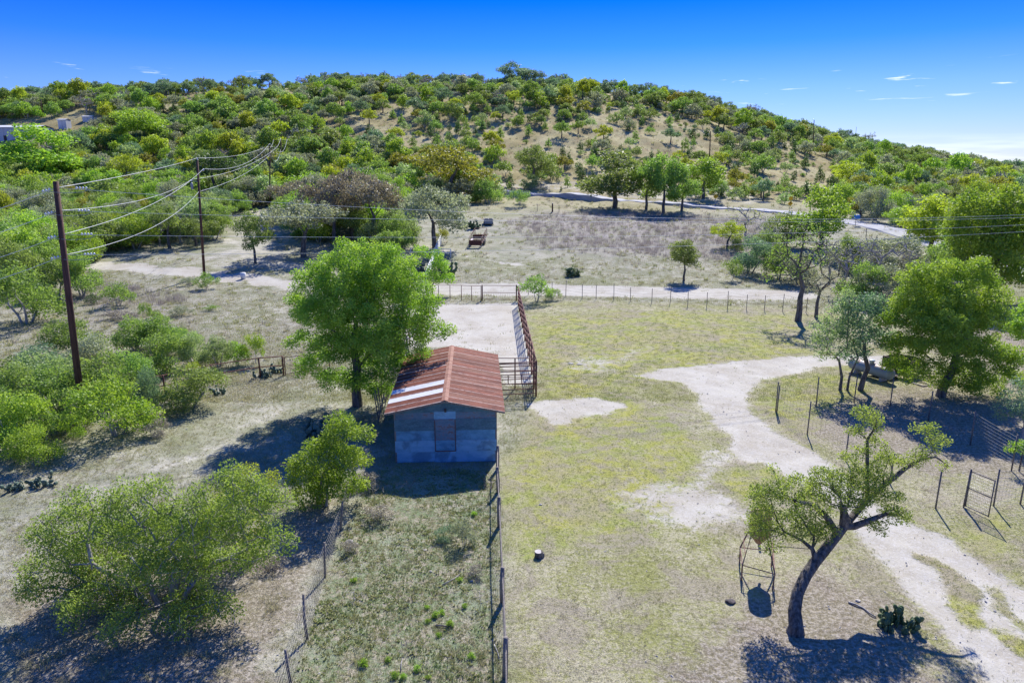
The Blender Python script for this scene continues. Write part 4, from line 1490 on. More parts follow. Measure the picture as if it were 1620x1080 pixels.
# ---- point scattering with geometry nodes
def gn_scatter(name, proto_mesh, pts, scl, rot, tint, label, kind='stuff'):
    po = bpy.data.objects.new(name + '_piece', proto_mesh)
    me = bpy.data.meshes.new(name)
    me.vertices.add(len(pts))
    me.vertices.foreach_set('co', np.asarray(pts, np.float32).ravel())
    for an, typ, data in (('scl', 'FLOAT_VECTOR', scl), ('rot', 'FLOAT_VECTOR', rot), ('tint', 'FLOAT', tint)):
        at = me.attributes.new(an, typ, 'POINT')
        at.data.foreach_set('value' if typ == 'FLOAT' else 'vector', np.asarray(data, np.float32).ravel())
    o = link(name, me)
    ng = bpy.data.node_groups.new(name, 'GeometryNodeTree')
    ng.interface.new_socket('Geometry', in_out='INPUT', socket_type='NodeSocketGeometry')
    ng.interface.new_socket('Geometry', in_out='OUTPUT', socket_type='NodeSocketGeometry')
    gi, go = ng.nodes.new('NodeGroupInput'), ng.nodes.new('NodeGroupOutput')
    oi = ng.nodes.new('GeometryNodeObjectInfo')
    oi.inputs['Object'].default_value = po
    ip = ng.nodes.new('GeometryNodeInstanceOnPoints')
    na = ng.nodes.new('GeometryNodeInputNamedAttribute')
    na.data_type = 'FLOAT_VECTOR'
    na.inputs[0].default_value = 'scl'
    nb = ng.nodes.new('GeometryNodeInputNamedAttribute')
    nb.data_type = 'FLOAT_VECTOR'
    nb.inputs[0].default_value = 'rot'
    L = ng.links
    L.new(gi.outputs[0], ip.inputs['Points'])
    L.new(oi.outputs['Geometry'], ip.inputs['Instance'])
    L.new(na.outputs['Attribute'], ip.inputs['Scale'])
    L.new(nb.outputs['Attribute'], ip.inputs['Rotation'])
    L.new(ip.outputs[0], go.inputs[0])
    md = o.modifiers.new('scatter', 'NODES')
    md.node_group = ng
    return tag(o, label, kind=kind)


# low undergrowth merging the woods
rngu = np.random.default_rng(77)
nu = 26000
yu = 84 + 300 * rngu.random(nu) ** .85
xu = rngu.uniform(-.9, .9, nu) * yu
zu = hgt(xu, yu)
uu, vu = project(xu, yu, zu)
ku = (uu > -60) & (uu < 1680) & ~in_px(Q_FLAT, uu, vu) & ~in_px(Q_CLEAR, uu, vu) & ~in_px(Q_CLEAR2, uu, vu)
opu = np.zeros(nu, bool)
for q in Q_OPEN:
    opu |= in_px(q, uu, vu)
bl = blobs(xu, yu, .06, 23) + .5 * blobs(xu, yu, .2, 24)
ku &= np.where(opu, (bl > .12) & (rngu.random(nu) < .28), (bl > -.12) & (rngu.random(nu) < .36))
idu = np.nonzero(ku)[0]
for j, (kd, vr, lf) in enumerate((('shrub', 0, 'oak'), ('shrub', 1, 'green'), ('shrub', 2, 'pale'), ('juniper', 1, 'dark'), ('shrub', 3, 'grey'), ('shrub', 0, 'blue'), ('shrub', 1, 'yellow'))):
    for i in idu[j::7]:
        sc_ = rngu.uniform(.5, 1.5) * (1.25 if yu[i] > 180 else .9)
        if opu[i]:
            sc_ *= .6
        if kd == 'juniper':
            sc_ *= .6
        bulk.setdefault((kd, vr, lf, 'far'), []).append((xu[i], yu[i], sc_, rngu.uniform(0, 6.28)))
BULK_TOTAL += len(idu)
print('UNDERGROWTH', len(idu))
if BULK_TOTAL:
    for (kind, var, lf, lod), L in bulk.items():
        P = get_proto(kind, var, lod)
        if (lf, False) not in P['m']:
            P['m'][(lf, False)] = tree_meshes(CATN[kind][0], P['tr'], BARK, LEAF[lf], False)
        pts = [(a, b_, hz(a, b_) - .05) for a, b_, s, r in L]
        gn_scatter('distant_brush', P['m'][(lf, False)], pts, [(s, s, s) for a, b_, s, r in L], [(0, 0, r) for a, b_, s, r in L], [.5] * len(L),
                   'far woodland of small trees covering the upper hillside')


# ------------------------------------------------------------------ grass and ground cover
def tuft(name, n, h, spread, wd, mat, seed, lean=.5):
    r = np.random.default_rng(seed)
    V, F = [], []
    for k in range(n):
        a, q = r.uniform(0, 2 * pi), spread * r.uniform(0, 1) ** .6
        bx, by = cos(a) * q, sin(a) * q
        a2 = a + r.normal() * .7
        hh = h * r.uniform(.5, 1.1)
        le = lean * hh * r.uniform(.4, 1.4)
        tx, ty = bx + cos(a2) * le, by + sin(a2) * le
        px_, py_ = -sin(a2) * wd / 2, cos(a2) * wd / 2
        b_ = len(V)
        V += [(bx - px_, by - py_, -.01), (bx + px_, by + py_, -.01), (tx, ty, hh)]
        F.append((b_, b_ + 1, b_ + 2))
    return mesh_of(name, V, F, [mat])


def tuft_mat(name, stops):
    m, t, out = new_mat(name)
    at = t.node('ShaderNodeAttribute', attribute_name='tint', attribute_type='INSTANCER')
    rp = t.node('ShaderNodeValToRGB')
    t.l.new(at.outputs['Fac'], rp.inputs[0])
    e = rp.color_ramp.elements
    e[0].position, e[0].color = stops[0][0], (*stops[0][1], 1)
    e[1].position, e[1].color = stops[-1][0], (*stops[-1][1], 1)
    for p_, c_ in stops[1:-1]:
        q = e.new(p_)
        q.color = (*c_, 1)
    b = bsdf(t, rp.outputs[0], .7, .2)
    tl = t.node('ShaderNodeBsdfTranslucent')
    t.l.new(rp.outputs[0], tl.inputs[0])
    ms = t.node('ShaderNodeMixShader')
    ms.inputs[0].default_value = .35
    t.l.new(b.outputs[0], ms.inputs[1])
    t.l.new(tl.outputs[0], ms.inputs[2])
    t.l.new(ms.outputs[0], out.inputs[0])
    return m


# tint: 0 straw, .35 tan-green, .6 yellow green, .85 green, 1 dark weed green
GRASS = tuft_mat('grass_blades', [(0, (.52, .46, .34)), (.3, (.42, .40, .20)), (.6, (.38, .39, .14)), (.85, (.26, .35, .12)), (1.0, (.18, .28, .10))])


def sample_ground(n, y0, y1, rng, tmax=.80, p=1.0):
    y = y0 + (y1 - y0) * rng.random(n) ** p
    x = rng.uniform(-tmax, tmax, n) * (y + 3)
    return x, y


def grass_layers():
    rng = np.random.default_rng(21)
    specs = [('grass', 150000, 13, 46, .05, .07, .013, 9, 1.15, 31), ('grass', 90000, 40, 95, .09, .15, .03, 9, 1.2, 32)]
    for nm, n, y0, y1, h, sp, wd, nb, p, seed in specs:
        x, y = sample_ground(n, y0, y1, rng, .80, p)
        d, lawn, pad, lit, pur, hill, yard = masks(x, y)
        g1 = blobs(x, y, .5, 1)
        g2 = blobs(x, y, 1.8, 2)
        keep = rng.random(n) > np.clip(d * 1.5 - .15 + .4 * g2 * (d > .1), 0, .985)
        keep &= rng.random(n) > np.where(yard > .5, .15, .3) - .35 * g2
        tint = np.clip(.16 + .22 * g1 + .2 * rng.random(n) + .28 * lawn + .10 * yard * np.clip((y - 17) / 9, -.6, 1) + .10 * pad * (rng.random(n)) - .2 * lit + .25 * (rng.random(n) < .12), 0, 1)
        s = rng.uniform(.6, 1.5, n) * np.where(yard > .5, .75, 1.25) * (1 - .3 * lit)
        k = keep
        # nothing grows inside the shed
        k &= ~((x > -6.0) & (x < -.7) & (y > 31) & (y < 41.5))
        z = hgt(x, y)
        pts = np.stack([x, y, z], 1)[k]
        gn_scatter(nm, tuft('grass_tuft', nb, h, sp, wd, GRASS, seed), pts, np.stack([s, s, s], 1)[k], np.stack([0 * x, 0 * x, rng.uniform(0, 6.28, n)], 1)[k], tint[k],
                   'short sun dried grass covering the yard and fields')
    # leafy green weeds of the paddock
    n = 26000
    x, y = sample_ground(n, 15, 32, rng, .30)
    x = x - 4
    m = soft(P_PAD, x, y, .4)
    g = blobs(x, y, 1.3, 8)
    k = (m > .6) & (rng.random(n) < .3 + .5 * g) & ~((x > -6.2) & (x < -.6) & (y > 30.6))
    z = hgt(x, y)
    s = rng.uniform(.5, 1.5, n)
    gn_scatter('green_weeds', tuft('weed', 11, .07, .06, .035, GRASS, 33, 1.0), np.stack([x, y, z], 1)[k], np.stack([s, s, s], 1)[k], np.stack([0 * x, 0 * x, rng.uniform(0, 6, n)], 1)[k],
               np.clip(.35 + .55 * rng.random(n), 0, 1)[k], 'small leafy green weeds over the narrow paddock')
    # tall dead weeds
    n = 24000
    y = rng.uniform(70, 150, n)
    x = rng.uniform(-.75, .55, n) * y
    pr_ = np.maximum.reduce([soft(p, x, y, 3) for p in P_PURPLE])
    g = blobs(x, y, .35, 12)
    k = (pr_ > .4) & (rng.random(n) < .6 + .5 * g)
    dead = tuft_mat('dead_weeds', [(0, (.26, .22, .20)), (.5, (.36, .32, .28)), (1.0, (.44, .40, .33))])
    s = rng.uniform(.6, 1.5, n)
    gn_scatter('dead_weeds', tuft('dead_weed', 14, .62, .35, .035, dead, 34, .4), np.stack([x, y, hgt(x, y)], 1)[k], np.stack([s, s, s], 1)[k],
               np.stack([0 * x, 0 * x, rng.uniform(0, 6, n)], 1)[k], rng.random(n)[k], 'tall purplish grey dead weeds in the pasture behind the dirt road')
    # dry clumps across the left field and hill
    n = 16000
    y = 45 + 270 * rng.random(n) ** 1.1
    x = rng.uniform(-.85, .85, n) * y
    d, lawn, pad, lit, pur, hill, yard = masks(x, y)
    k = (d < .3) & (yard < .3) & (rng.random(n) < .7)
    s = rng.uniform(.6, 1.6, n) * np.interp(y, [45, 150, 300], [.8, 1.2, 2.0])
    gn_scatter('dry_bunch_grass', tuft('bunch', 16, .34, .22, .05, GRASS, 35, .7), np.stack([x, y, hgt(x, y)], 1)[k], np.stack([s, s, s], 1)[k],
               np.stack([0 * x, 0 * x, rng.uniform(0, 6, n)], 1)[k], np.clip(rng.uniform(.0, .8, n) ** 1.4, 0, 1)[k], 'dry bunch grass clumps over the field and hill')
    # dry clumps near, left side and paddock edges
    n = 6500
    y = rng.uniform(15, 55, n)
    x = rng.uniform(-.85, .80, n) * y
    g = blobs(x, y, .8, 14)
    padm = soft(P_PAD, x, y, .4)
    trk = soft(P_TRACK, x, y, 2)
    k = (rng.random(n) < .35 + .6 * g) & (trk < .5) & ((padm < .3) | (rng.random(n) < .35)) & ((soft(P_YARD, x, y, .5) < .5) | (rng.random(n) < .28)) & (masks(x, y)[0] < .3) & ~((x > -6.4) & (x < -.4) & (y > 29))
    s = rng.uniform(.3, 1.0, n) * np.where(soft(P_YARD, x, y, .5) > .5, .55, 1)
    gn_scatter('dry_bunch_grass', tuft('bunch', 34, .30, .2, .016, GRASS, 36, .8), np.stack([x, y, hgt(x, y)], 1)[k], np.stack([s, s, s], 1)[k],
               np.stack([0 * x, 0 * x, rng.uniform(0, 6, n)], 1)[k], np.clip(rng.uniform(.0, .45, n), 0, 1)[k], 'dry straw clumps over the left field and the paddock')


grass_layers()


def pebbles():
    rng = np.random.default_rng(41)
    V, F = [], []
    r = np.random.default_rng(3)
    ico = [(0, 0, .5), (.5, .1, 0), (.1, .5, 0), (-.5, .05, .05), (-.05, -.5, 0), (0, 0, -.3), (.3, -.35, .25), (-.3, .3, .28)]
    F = [(0, 6, 1), (0, 1, 2), (0, 2, 7), (0, 7, 3), (0, 3, 4), (0, 4, 6), (6, 4, 1), (7, 2, 3), (5, 2, 1), (5, 3, 2), (5, 4, 3), (5, 1, 4)]
    me = mesh_of('stone_piece', ico, F, [STONE])
    n = 9000
    x, y = sample_ground(n, 14, 60, rng, .8, 1.3)
    d, lawn, pad, lit, pur, hill, yard = masks(x, y)
    k = rng.random(n) < np.clip(.10 + .8 * (d > .5) + .25 * pad + .35 * lit, 0, 1)
    k &= ~((x > -6.0) & (x < -.7) & (y > 31) & (y < 41.5))
    s = .02 + .07 * rng.random(n) ** 5
    s3 = np.stack([s * rng.uniform(.7, 1.6, n), s * rng.uniform(.7, 1.6, n), s * .8], 1)
    gn_scatter('pebbles', me, np.stack([x, y, hgt(x, y) + .0], 1)[k], s3[k], np.stack([rng.uniform(-.3, .3, n), rng.uniform(-.3, .3, n), rng.uniform(0, 6, n)], 1)[k], rng.random(n)[k],
               'pale limestone pebbles and gravel scattered over the ground')


pebbles()
#@@OBJECTS
# ------------------------------------------------------------------ the shed
SHX, SHY, SHR = -3.21, 31.0, radians(3.0)
WALLW, LEN, EAVE, RIDGE = 2.44, 9.9, 2.66, 3.26


def corrugated(name, w_, l_, n, amp, mat, axis='x'):
    """sheet: l_ along x, w_ along y, ridges running along x (axis='x') or corrugations stacked across"""
    V, F = [], []
    m = 2 * n
    for i in range(m + 1):
        y = w_ * i / m
        z = amp if i % 2 else 0
        V += [(0, y, z), (l_, y, z)]
        if i:
            b_ = 2 * (i - 1)
            F.append((b_, b_ + 1, b_ + 3, b_ + 2))
    return mesh_of(name, V, F, [mat])


def build_shed():
    t = thing('shed', 'corrugated metal shed with a rusty red gabled roof and blue grey front wall', 'shed', (SHX, SHY, 0), SHR)
    # roof sheets: each slope 15 sheets laid ridge to eave
    over_f, over_b = .32, .12
    L = LEN + over_f + over_b
    n = 15
    wsh = L / n
    for side in (-1, 1):
        run = 2.44 + .44 - (.0 if side < 0 else .02)
        drop = .60
        sl = sqrt(run ** 2 + drop ** 2)
        mats = {}
        for i in range(n):
            if side < 0:
                mm = BARE if i in (2, 4) else RUST_LIGHT if i == 9 else RUST
            else:
                mm = RUST_LIGHT if i in (1, 5, 8, 12) else RUST
            if mm.name not in mats:
                mats[mm.name] = corrugated('roof_sheet', wsh + .05, sl, 4, .022, mm)
            lift = .012 * (i % 2) + .004 * random.random()
            o = link('roof_sheet', mats[mm.name], t)
            # local sheet: x down the slope, y along the length
            if side > 0:
                o.matrix_local = Matrix.Translation((0, -over_f + i * wsh, RIDGE + lift)) @ Matrix.Rotation(math.atan2(drop, run), 4, 'Y')
            else:
                o.matrix_local = Matrix.Translation((0, -over_f + (i + 1) * wsh + .05, RIDGE + lift)) @ Matrix.Rotation(pi, 4, 'Z') @ Matrix.Rotation(math.atan2(drop, run), 4, 'Y')
            if mm is BARE:
                o['label'] = 'bare silver roof sheet among the rusty ones'
    # ridge cap
    V = [(-.16, -over_f - .02, RIDGE + .005), (0, -over_f - .02, RIDGE + .055), (.16, -over_f - .02, RIDGE + .005), (-.16, L - over_f, RIDGE + .005), (0, L - over_f, RIDGE + .055), (.16, L - over_f, RIDGE + .005)]
    RCAP = simple('ridge_rust', (.22, .09, .06), (.38, .21, .15), 3, .8)
    link('ridge_cap', mesh_of('ridge_cap', V, [(0, 1, 4, 3), (1, 2, 5, 4)], [RCAP]), t)
    # dark rafters and fascia under the front edge
    mb = MB()
    for s in (-1, 1):
        mb.bar((0, -over_f + .05, RIDGE - .05), (s * 2.86, -over_f + .05, RIDGE - .65), .05, .09)
        mb.bar((0, .9, RIDGE - .06), (s * 2.8, .9, RIDGE - .65), .05, .1)
    mb.build('fascia_board', OLDWOOD, t)
    # front wall sheets, five courses, three columns
    rows = [(0, .56), (.56, 1.12), (1.12, 1.66), (1.66, 2.22), (2.22, 2.60)]
    colsx = [(-2.44, -.53), (-.53, .47), (.47, 2.44)]
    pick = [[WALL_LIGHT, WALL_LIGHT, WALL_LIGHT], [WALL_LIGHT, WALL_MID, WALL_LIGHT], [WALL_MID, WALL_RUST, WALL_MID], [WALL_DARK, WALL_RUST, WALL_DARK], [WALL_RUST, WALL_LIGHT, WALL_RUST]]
    door = None
    dm = MB()
    for r_, (z0, z1) in enumerate(rows):
        for c, (x0, x1) in enumerate(colsx):
            is_door = c == 1 and r_ in (1, 2, 3)
            V, F = [], []
            k = 4
            zz0, zz1 = z0, z1 + .03
            yb = -.012 * (r_ % 2) - (.006 if c == 1 else 0) - .004 * ((r_ + c) % 2)
            for i in range(k + 1):
                z = zz0 + (zz1 - zz0) * i / k
                yy = yb - (.003 if i % 2 else 0)
                V += [(x0 - .02, yy, z), (x1 + .02, yy, z)]
                if i:
                    q = 2 * (i - 1)
                    F.append((q, q + 1, q + 3, q + 2))
            if is_door and door is None:
                fr = MB()
                fr.bar((-.52, -.045, .60), (.46, -.045, .60), .03, .035)
                fr.bar((-.52, -.045, .60), (-.52, -.045, 2.2), .03, .03)
                fr.bar((.46, -.045, .60), (.46, -.045, 2.2), .03, .03)
                door = fr.build('loft_door', simple('rusty_edge', (.10, .05, .04), (.2, .1, .08), 8), t)
            o = link('wall_sheet', mesh_of('wall_sheet', V, F, [pick[r_][c]]), door if is_door else t)
            if is_door:
                o.location = (0, -.012, 0)
    # gable sheet
    link('gable_sheet', mesh_of('gable_sheet', [(-2.44, -.005, 2.58), (2.44, -.005, 2.58), (2.44, -.005, 2.72), (0, -.005, 3.22), (-2.44, -.005, 2.72)], [(0, 1, 2, 3, 4)], [WALL_DARK]), t)
    mb = MB()
    mb.box(-.05, .05, -.06, -.02, 2.60, 2.78)
    mb.build('hay_hook', DARKM, t)
    # side and back walls
    for s in (-1, 1):
        for i in range(6):
            y0, y1 = LEN * i / 6, LEN * (i + 1) / 6
            V = []
            F = []
            for j in range(9):
                z = 2.66 * j / 8
                x = s * (2.44 + (.012 if j % 2 else 0))
                V += [(x, y0, z), (x, y1 + .02, z)]
                if j:
                    q = 2 * (j - 1)
                    F.append((q, q + 1, q + 3, q + 2))
            link('wall_sheet', mesh_of('wall_sheet', V, F, [WALL_MID if i % 2 else WALL_DARK]), t)
    mb = MB()
    mb.box(-2.42, 2.42, LEN - .03, LEN, 0, 2.62)
    mb.build('back_wall', WALL_DARK, t)
    mb = MB()
    for x, y_ in ((-2.43, .03), (2.43, .03)):
        mb.tube([(x, y_, -.2), (x, y_, 2.66)], .05, 7)
    mb.build('corner_post', OLDWOOD, t)


build_shed()


# ------------------------------------------------------------------ fences
def fence(name, label, cat, pts, heights, post_r, post_mat, rails=(), rail_r=.03, rail_mat=None, mesh=None, mesh_mat=None, lean=.03, group=None, n=7, taper=.85, strands=(), strand_r=.006):
    """posts at ground points; rails at height fractions; mesh = (vertical spacing, horizontal spacing, radius)"""
    b = pts[0]
    root = thing(name, label, cat, (b.x, b.y, b.z), 0, group)
    rng_ = random.Random(len(label) * 7 + int(b.x * 10))
    tops = []
    for i, p in enumerate(pts):
        h = heights[i] if isinstance(heights, (list, tuple)) else heights
        dx, dy = rng_.gauss(0, lean) * h, rng_.gauss(0, lean) * h
        mb = MB()
        q = p - b
        mb.tube([(0, 0, -.25), (dx * .5 + rng_.gauss(0, lean * .3), dy * .5, h * .5), (dx, dy, h)], [post_r, post_r * .95, post_r * taper], n)
        mb.build('post', post_mat, root, smooth=n > 5, loc=q)
        tops.append((q, Vector((dx, dy, h))))
    for f in rails:
        mb = MB()
        mb.tube([q + t_ * f for q, t_ in tops], rail_r, 6)
        mb.build('rail', rail_mat or post_mat, root, smooth=True)
    for f in strands:
        mb = MB()
        L = []
        for k in range(len(tops) - 1):
            (q0, t0), (q1, t1) = tops[k], tops[k + 1]
            a, c = q0 + t0 * f, q1 + t1 * f
            L += [a, a.lerp(c, .5) - Vector((0, 0, .02 + .015 * rng_.random()))]
        L.append(tops[-1][0] + tops[-1][1] * f)
        mb.tube(L, strand_r, 3, cap=False)
        mb.build('wire', mesh_mat or WIREDARK, root)
    if mesh:
        vs, hs, mr = mesh
        mb = MB()
        for k in range(len(tops) - 1):
            (q0, t0), (q1, t1) = tops[k], tops[k + 1]
            H_ = min(t0.length, t1.length) * .93
            nh = max(2, int(H_ / hs))
            for j in range(nh + 1):
                f = .03 + .9 * j / nh
                a, c = q0 + t0 * f, q1 + t1 * f
                m_ = a.lerp(c, .5) - Vector((0, 0, .02))
                mb.tube([a, m_, c], mr, 3, cap=False)
            nv = max(2, int((q1 - q0).length / vs))
            for j in range(1, nv):
                g = j / nv
                lo, hi = (q0 + t0 * .03).lerp(q1 + t1 * .03, g), (q0 + t0 * .93).lerp(q1 + t1 * .93, g)
                wv = rng_.gauss(0, .012)
                mb.tube([lo, lo.lerp(hi, .5) + Vector((wv, wv, 0)), hi], mr, 3, cap=False)
        tag(mb.build('wire_mesh', mesh_mat or WIREDARK, root), kind='stuff')
    return root


def line_pts(pxs, every=None):
    L = [G(u, v) for u, v in pxs]
    if not every:
        return L
    out = []
    for i in range(len(L) - 1):
        n = max(1, round((L[i + 1] - L[i]).length / every))
        for k in range(n):
            p = L[i].lerp(L[i + 1], k / n)
            out.append(Vector((p.x, p.y, hz(p.x, p.y))))
    out.append(L[-1])
    return out


# centre fence running from the camera to the shed's right corner
pA = line_pts([(799, 1072), (795, 952), (790, 833), (788, 778), (787, 742)])
d0 = pA[0] - pA[1]
pA = [pA[0] + d0 * 1.0] + pA
fence('post_fence', 'weathered grey wooden post fence running from the foreground to the right corner of the shed', 'fence', pA, [1.3, 1.3, 1.3, 1.35, 1.2, 1.2], .085, OLDWOOD,
      rails=(.80,), rail_r=.028, mesh=(.28, .18, .004), lean=.03)
# left netting fence
pB = line_pts([(440, 1150), (462, 1085), (487, 1012), (514, 912), (538, 838), (560, 770)])
fence('net_fence', 'sagging wire netting fence on crooked thin posts left of the paddock', 'fence', pB, [1.3, 1.2, 1.45, 1.35, 1.25, 1.2], .045, OLDWOOD, mesh=(.15, .15, .0032), mesh_mat=WIREDARK, lean=.10, n=6)
# stick fence left of the shed
stk = line_pts([(597, 668), (612, 632), (632, 590), (648, 560)], .55)
fence('stick_fence', 'old crooked stick fence standing along the left side of the shed', 'fence', stk, [1.5 + .5 * random.random() for _ in stk], .035, OLDWOOD, rails=(.75,), rail_r=.02, lean=.12, n=5, strands=(.3, .5))
# right side of the pen: heavy rusty pipe
NC, FC = G(848, 627), G(820, 484)
pts = []
for k in range(13):
    p = NC.lerp(FC, k / 12)
    pts.append(Vector((p.x, p.y, hz(p.x, p.y))))
fence('pipe_fence', 'tall rusty pipe rail fence down the right side of the dirt pen', 'fence', pts, [2.35 - .35 * k / 12 for k in range(13)], .06, RUSTPIPE,
      rails=(.985, .80, .62, .44, .26), rail_r=.035, lean=.004, n=8, taper=1)
# front of the pen
a_ = Vector((-.85, NC.y - .3, 0))
ga = thing('pipe_gate', 'rusty many railed pipe gate closing the gap between the shed and the pen corner', 'gate', a_)
L_ = NC - a_
for z in (2.28, 2.05, 1.72, 1.5, 1.22, .92, .55, .25):
    mb = MB()
    mb.tube([(0, 0, z), (L_.x - .06, L_.y, z)], .03 if z < 2.2 else .038, 7)
    mb.build('rail', RUSTPIPE, ga, smooth=True)
for f, z0, z1 in ((.0, -.1, 2.3), (.26, .92, 1.5), (.62, .92, 1.5), (.93, .25, 2.05)):
    mb = MB()
    mb.tube([(L_.x * f, L_.y * f, z0), (L_.x * f, L_.y * f, z1)], .03, 7)
    mb.build('upright', RUSTPIPE, ga, smooth=True)
ch = [Vector((-.95, NC.y + 1.6, 0)), Vector((.2, NC.y + 1.6, 0)), Vector((1.44, NC.y + 1.6, 0))]
fence('pipe_fence', 'second row of rusty pipe rails just behind the gate beside the shed', 'fence', ch, 2.1, .045, RUSTPIPE, rails=(.99, .8, .6, .38, .16), rail_r=.028, lean=.003, n=7, taper=1)
# back of the pen
g0, g1 = G(763, 476), G(817, 476)
bg_ = thing('pipe_gate', 'wide rusty pipe gate at the far end of the dirt pen', 'gate', g0)
L_ = g1 - g0
for z in (1.68, .92, .18):
    mb = MB()
    mb.tube([(.1, 0, z), (L_.x - .1, L_.y, z)], .03, 6)
    mb.build('rail', RUSTPIPE, bg_, smooth=True)
for x in (.0, L_.x):
    mb = MB()
    mb.tube([(x, 0, -.2), (x, 0, 1.75)], .07, 7)
    mb.build('post', RUSTPIPE, bg_, smooth=True)
mb = MB()
for k in range(14):
    x = .1 + (L_.x - .2) * (k + .5) / 14
    mb.tube([(x, 0, .2), (x, 0, .92)], .006, 3)
tag(mb.build('wire_mesh', WIREDARK, bg_), kind='stuff')
fence('pipe_fence', 'rusty post and rail fence continuing left of the far pen gate', 'fence', line_pts([(610, 474), (632, 474), (655, 474), (675, 475), (694, 475), (712, 475), (730, 475), (746, 476), (761, 476)]), 1.65, .04, RUSTPIPE,
      rails=(.99,), rail_r=.025, lean=.01, n=6, strands=(.2, .4, .6, .8))
lf = line_pts([(640, 560), (655, 530), (672, 500), (684, 480)], 2.6)
fence('pipe_fence', 'pipe fence along the left side of the dirt pen behind the tree', 'fence', lf, 1.7, .045, RUSTPIPE, rails=(.98, .6), rail_r=.03, lean=.01, n=6)
# long wire fence between the yard and the dirt road
px = [(836, 466), (856, 467), (873, 468), (895, 469), (921, 472), (943, 473), (971, 475), (997, 477), (1031, 479), (1060, 480), (1088, 485), (1118, 486), (1151, 488), (1181, 490), (1209, 491), (1238, 493), (1275, 495), (1315, 498)]
fence('wire_fence', 'long straight wire fence with thin dark posts beside the dirt road', 'fence', line_pts(px), [1.55 if i % 3 else 1.8 for i in range(len(px))], .034, POST_GREY, lean=.015, n=5, taper=1, strands=(.2, .4, .6, .78, .93), strand_r=.007)
# fenced garden at right
fence('wire_fence', 'garden wire fence on steel posts running back beside the propane tank', 'fence',
      [G(u, v) for u, v in ((1227, 651), (1291, 643), (1351, 637), (1408, 643), (1468, 667), (1535, 704), (1600, 745), (1680, 800))], 1.85, .035, POST_GREY, mesh=(.5, .16, .0035), mesh_mat=WIREDARK, lean=.012, n=6, taper=1)
fence('wire_fence', 'garden wire fence on steel posts along the edge of the gravel drive', 'fence',
      [G(u, v) for u, v in ((1229, 652), (1277, 687), (1337, 727), (1408, 765), (1480, 804), (1524, 802))], [1.7, 1.9, 1.5, 1.5, 1.75, 1.75], .035, POST_GREY, mesh=(.34, .16, .004), mesh_mat=WIREDARK, lean=.012, n=6, taper=1)
fence('wire_fence', 'short stretch of netted wire fence right of the garden gate', 'fence', [G(1572, 800), G(1614, 797), G(1680, 800)], 1.7, .035, POST_GREY, mesh=(.15, .15, .0045), mesh_mat=GALV, lean=.01, n=6, taper=1)
p0, p1 = G(1526, 802), G(1563, 820)
gt = thing('garden_gate', 'half open wire garden gate with a thin pipe frame', 'gate', p0)
D = p1 - p0
mb = MB()
for z in (.08, .9, 1.66):
    mb.tube([(0, 0, z), (D.x, D.y, z)], .022, 6)
for f in (0.02, 1.0):
    mb.tube([(D.x * f, D.y * f, .05), (D.x * f, D.y * f, 1.7)], .025, 6)
mb.build('frame', POST_GREY, gt, smooth=True)
mb = MB()
for k in range(1, 14):
    f = k / 14
    mb.tube([(D.x * f, D.y * f, .08), (D.x * f, D.y * f, 1.66)], .004, 3)
for k in range(1, 12):
    mb.tube([(0, 0, .08 + k * .135), (D.x, D.y, .08 + k * .135)], .004, 3)
tag(mb.build('wire_mesh', GALV, gt), kind='stuff')
# left pipe fence by the nearest pole
pL = [G(u, v) for u, v in ((205, 640), (262, 627), (337, 609), (412, 597), (449, 594))]
fence('pipe_fence', 'two railed rusty pipe fence in the thicket right of the nearest power pole', 'fence', pL, 1.42, .06, RUSTPIPE, rails=(.98, .52), rail_r=.038, lean=.006, n=7, taper=1)
fence('wire_gate', 'wire netting gate between the pipe fence and the big tree', 'gate', [G(452, 594), G(484, 590), G(522, 586)], 1.35, .035, RUSTPIPE, rails=(.97, .1), rail_r=.022, mesh=(.3, .22, .006), lean=.005, n=6, taper=1)
# fence by the country road
fence('wire_fence', 'distant old wire fence between the dry pasture and the paved road', 'fence', line_pts([(850, 334), (920, 338), (980, 341), (1040, 345), (1121, 350), (1210, 356), (1300, 364), (1370, 376)], 6.0), 1.5, .06, OLDWOOD, lean=.04, n=5,
      strands=(.3, .6, .9), strand_r=.012)
# white rails
w0, w1 = G(673, 450), G(698, 386)
pts = [Vector((w0.lerp(w1, k / 9).x, w0.lerp(w1, k / 9).y, hz(w0.lerp(w1, k / 9).x, w0.lerp(w1, k / 9).y))) for k in range(10)]
fence('white_rail_fence', 'white painted rail fence going away left of the rusty trailer', 'fence', pts, 1.45, .06, WHITE, rails=(.98, .8, .62, .44, .26, .1), rail_r=.045, rail_mat=WHITE, lean=.005, n=6, taper=1)
fence('white_rail_fence', 'short white topped rail crossing the white fence under the pale oak', 'fence', [G(650, 406), G(672, 407), G(694, 408), G(713, 408)], 1.25, .07, WHITE, rails=(.97, .55), rail_r=.05, rail_mat=WHITE, lean=.003, n=6, taper=1)


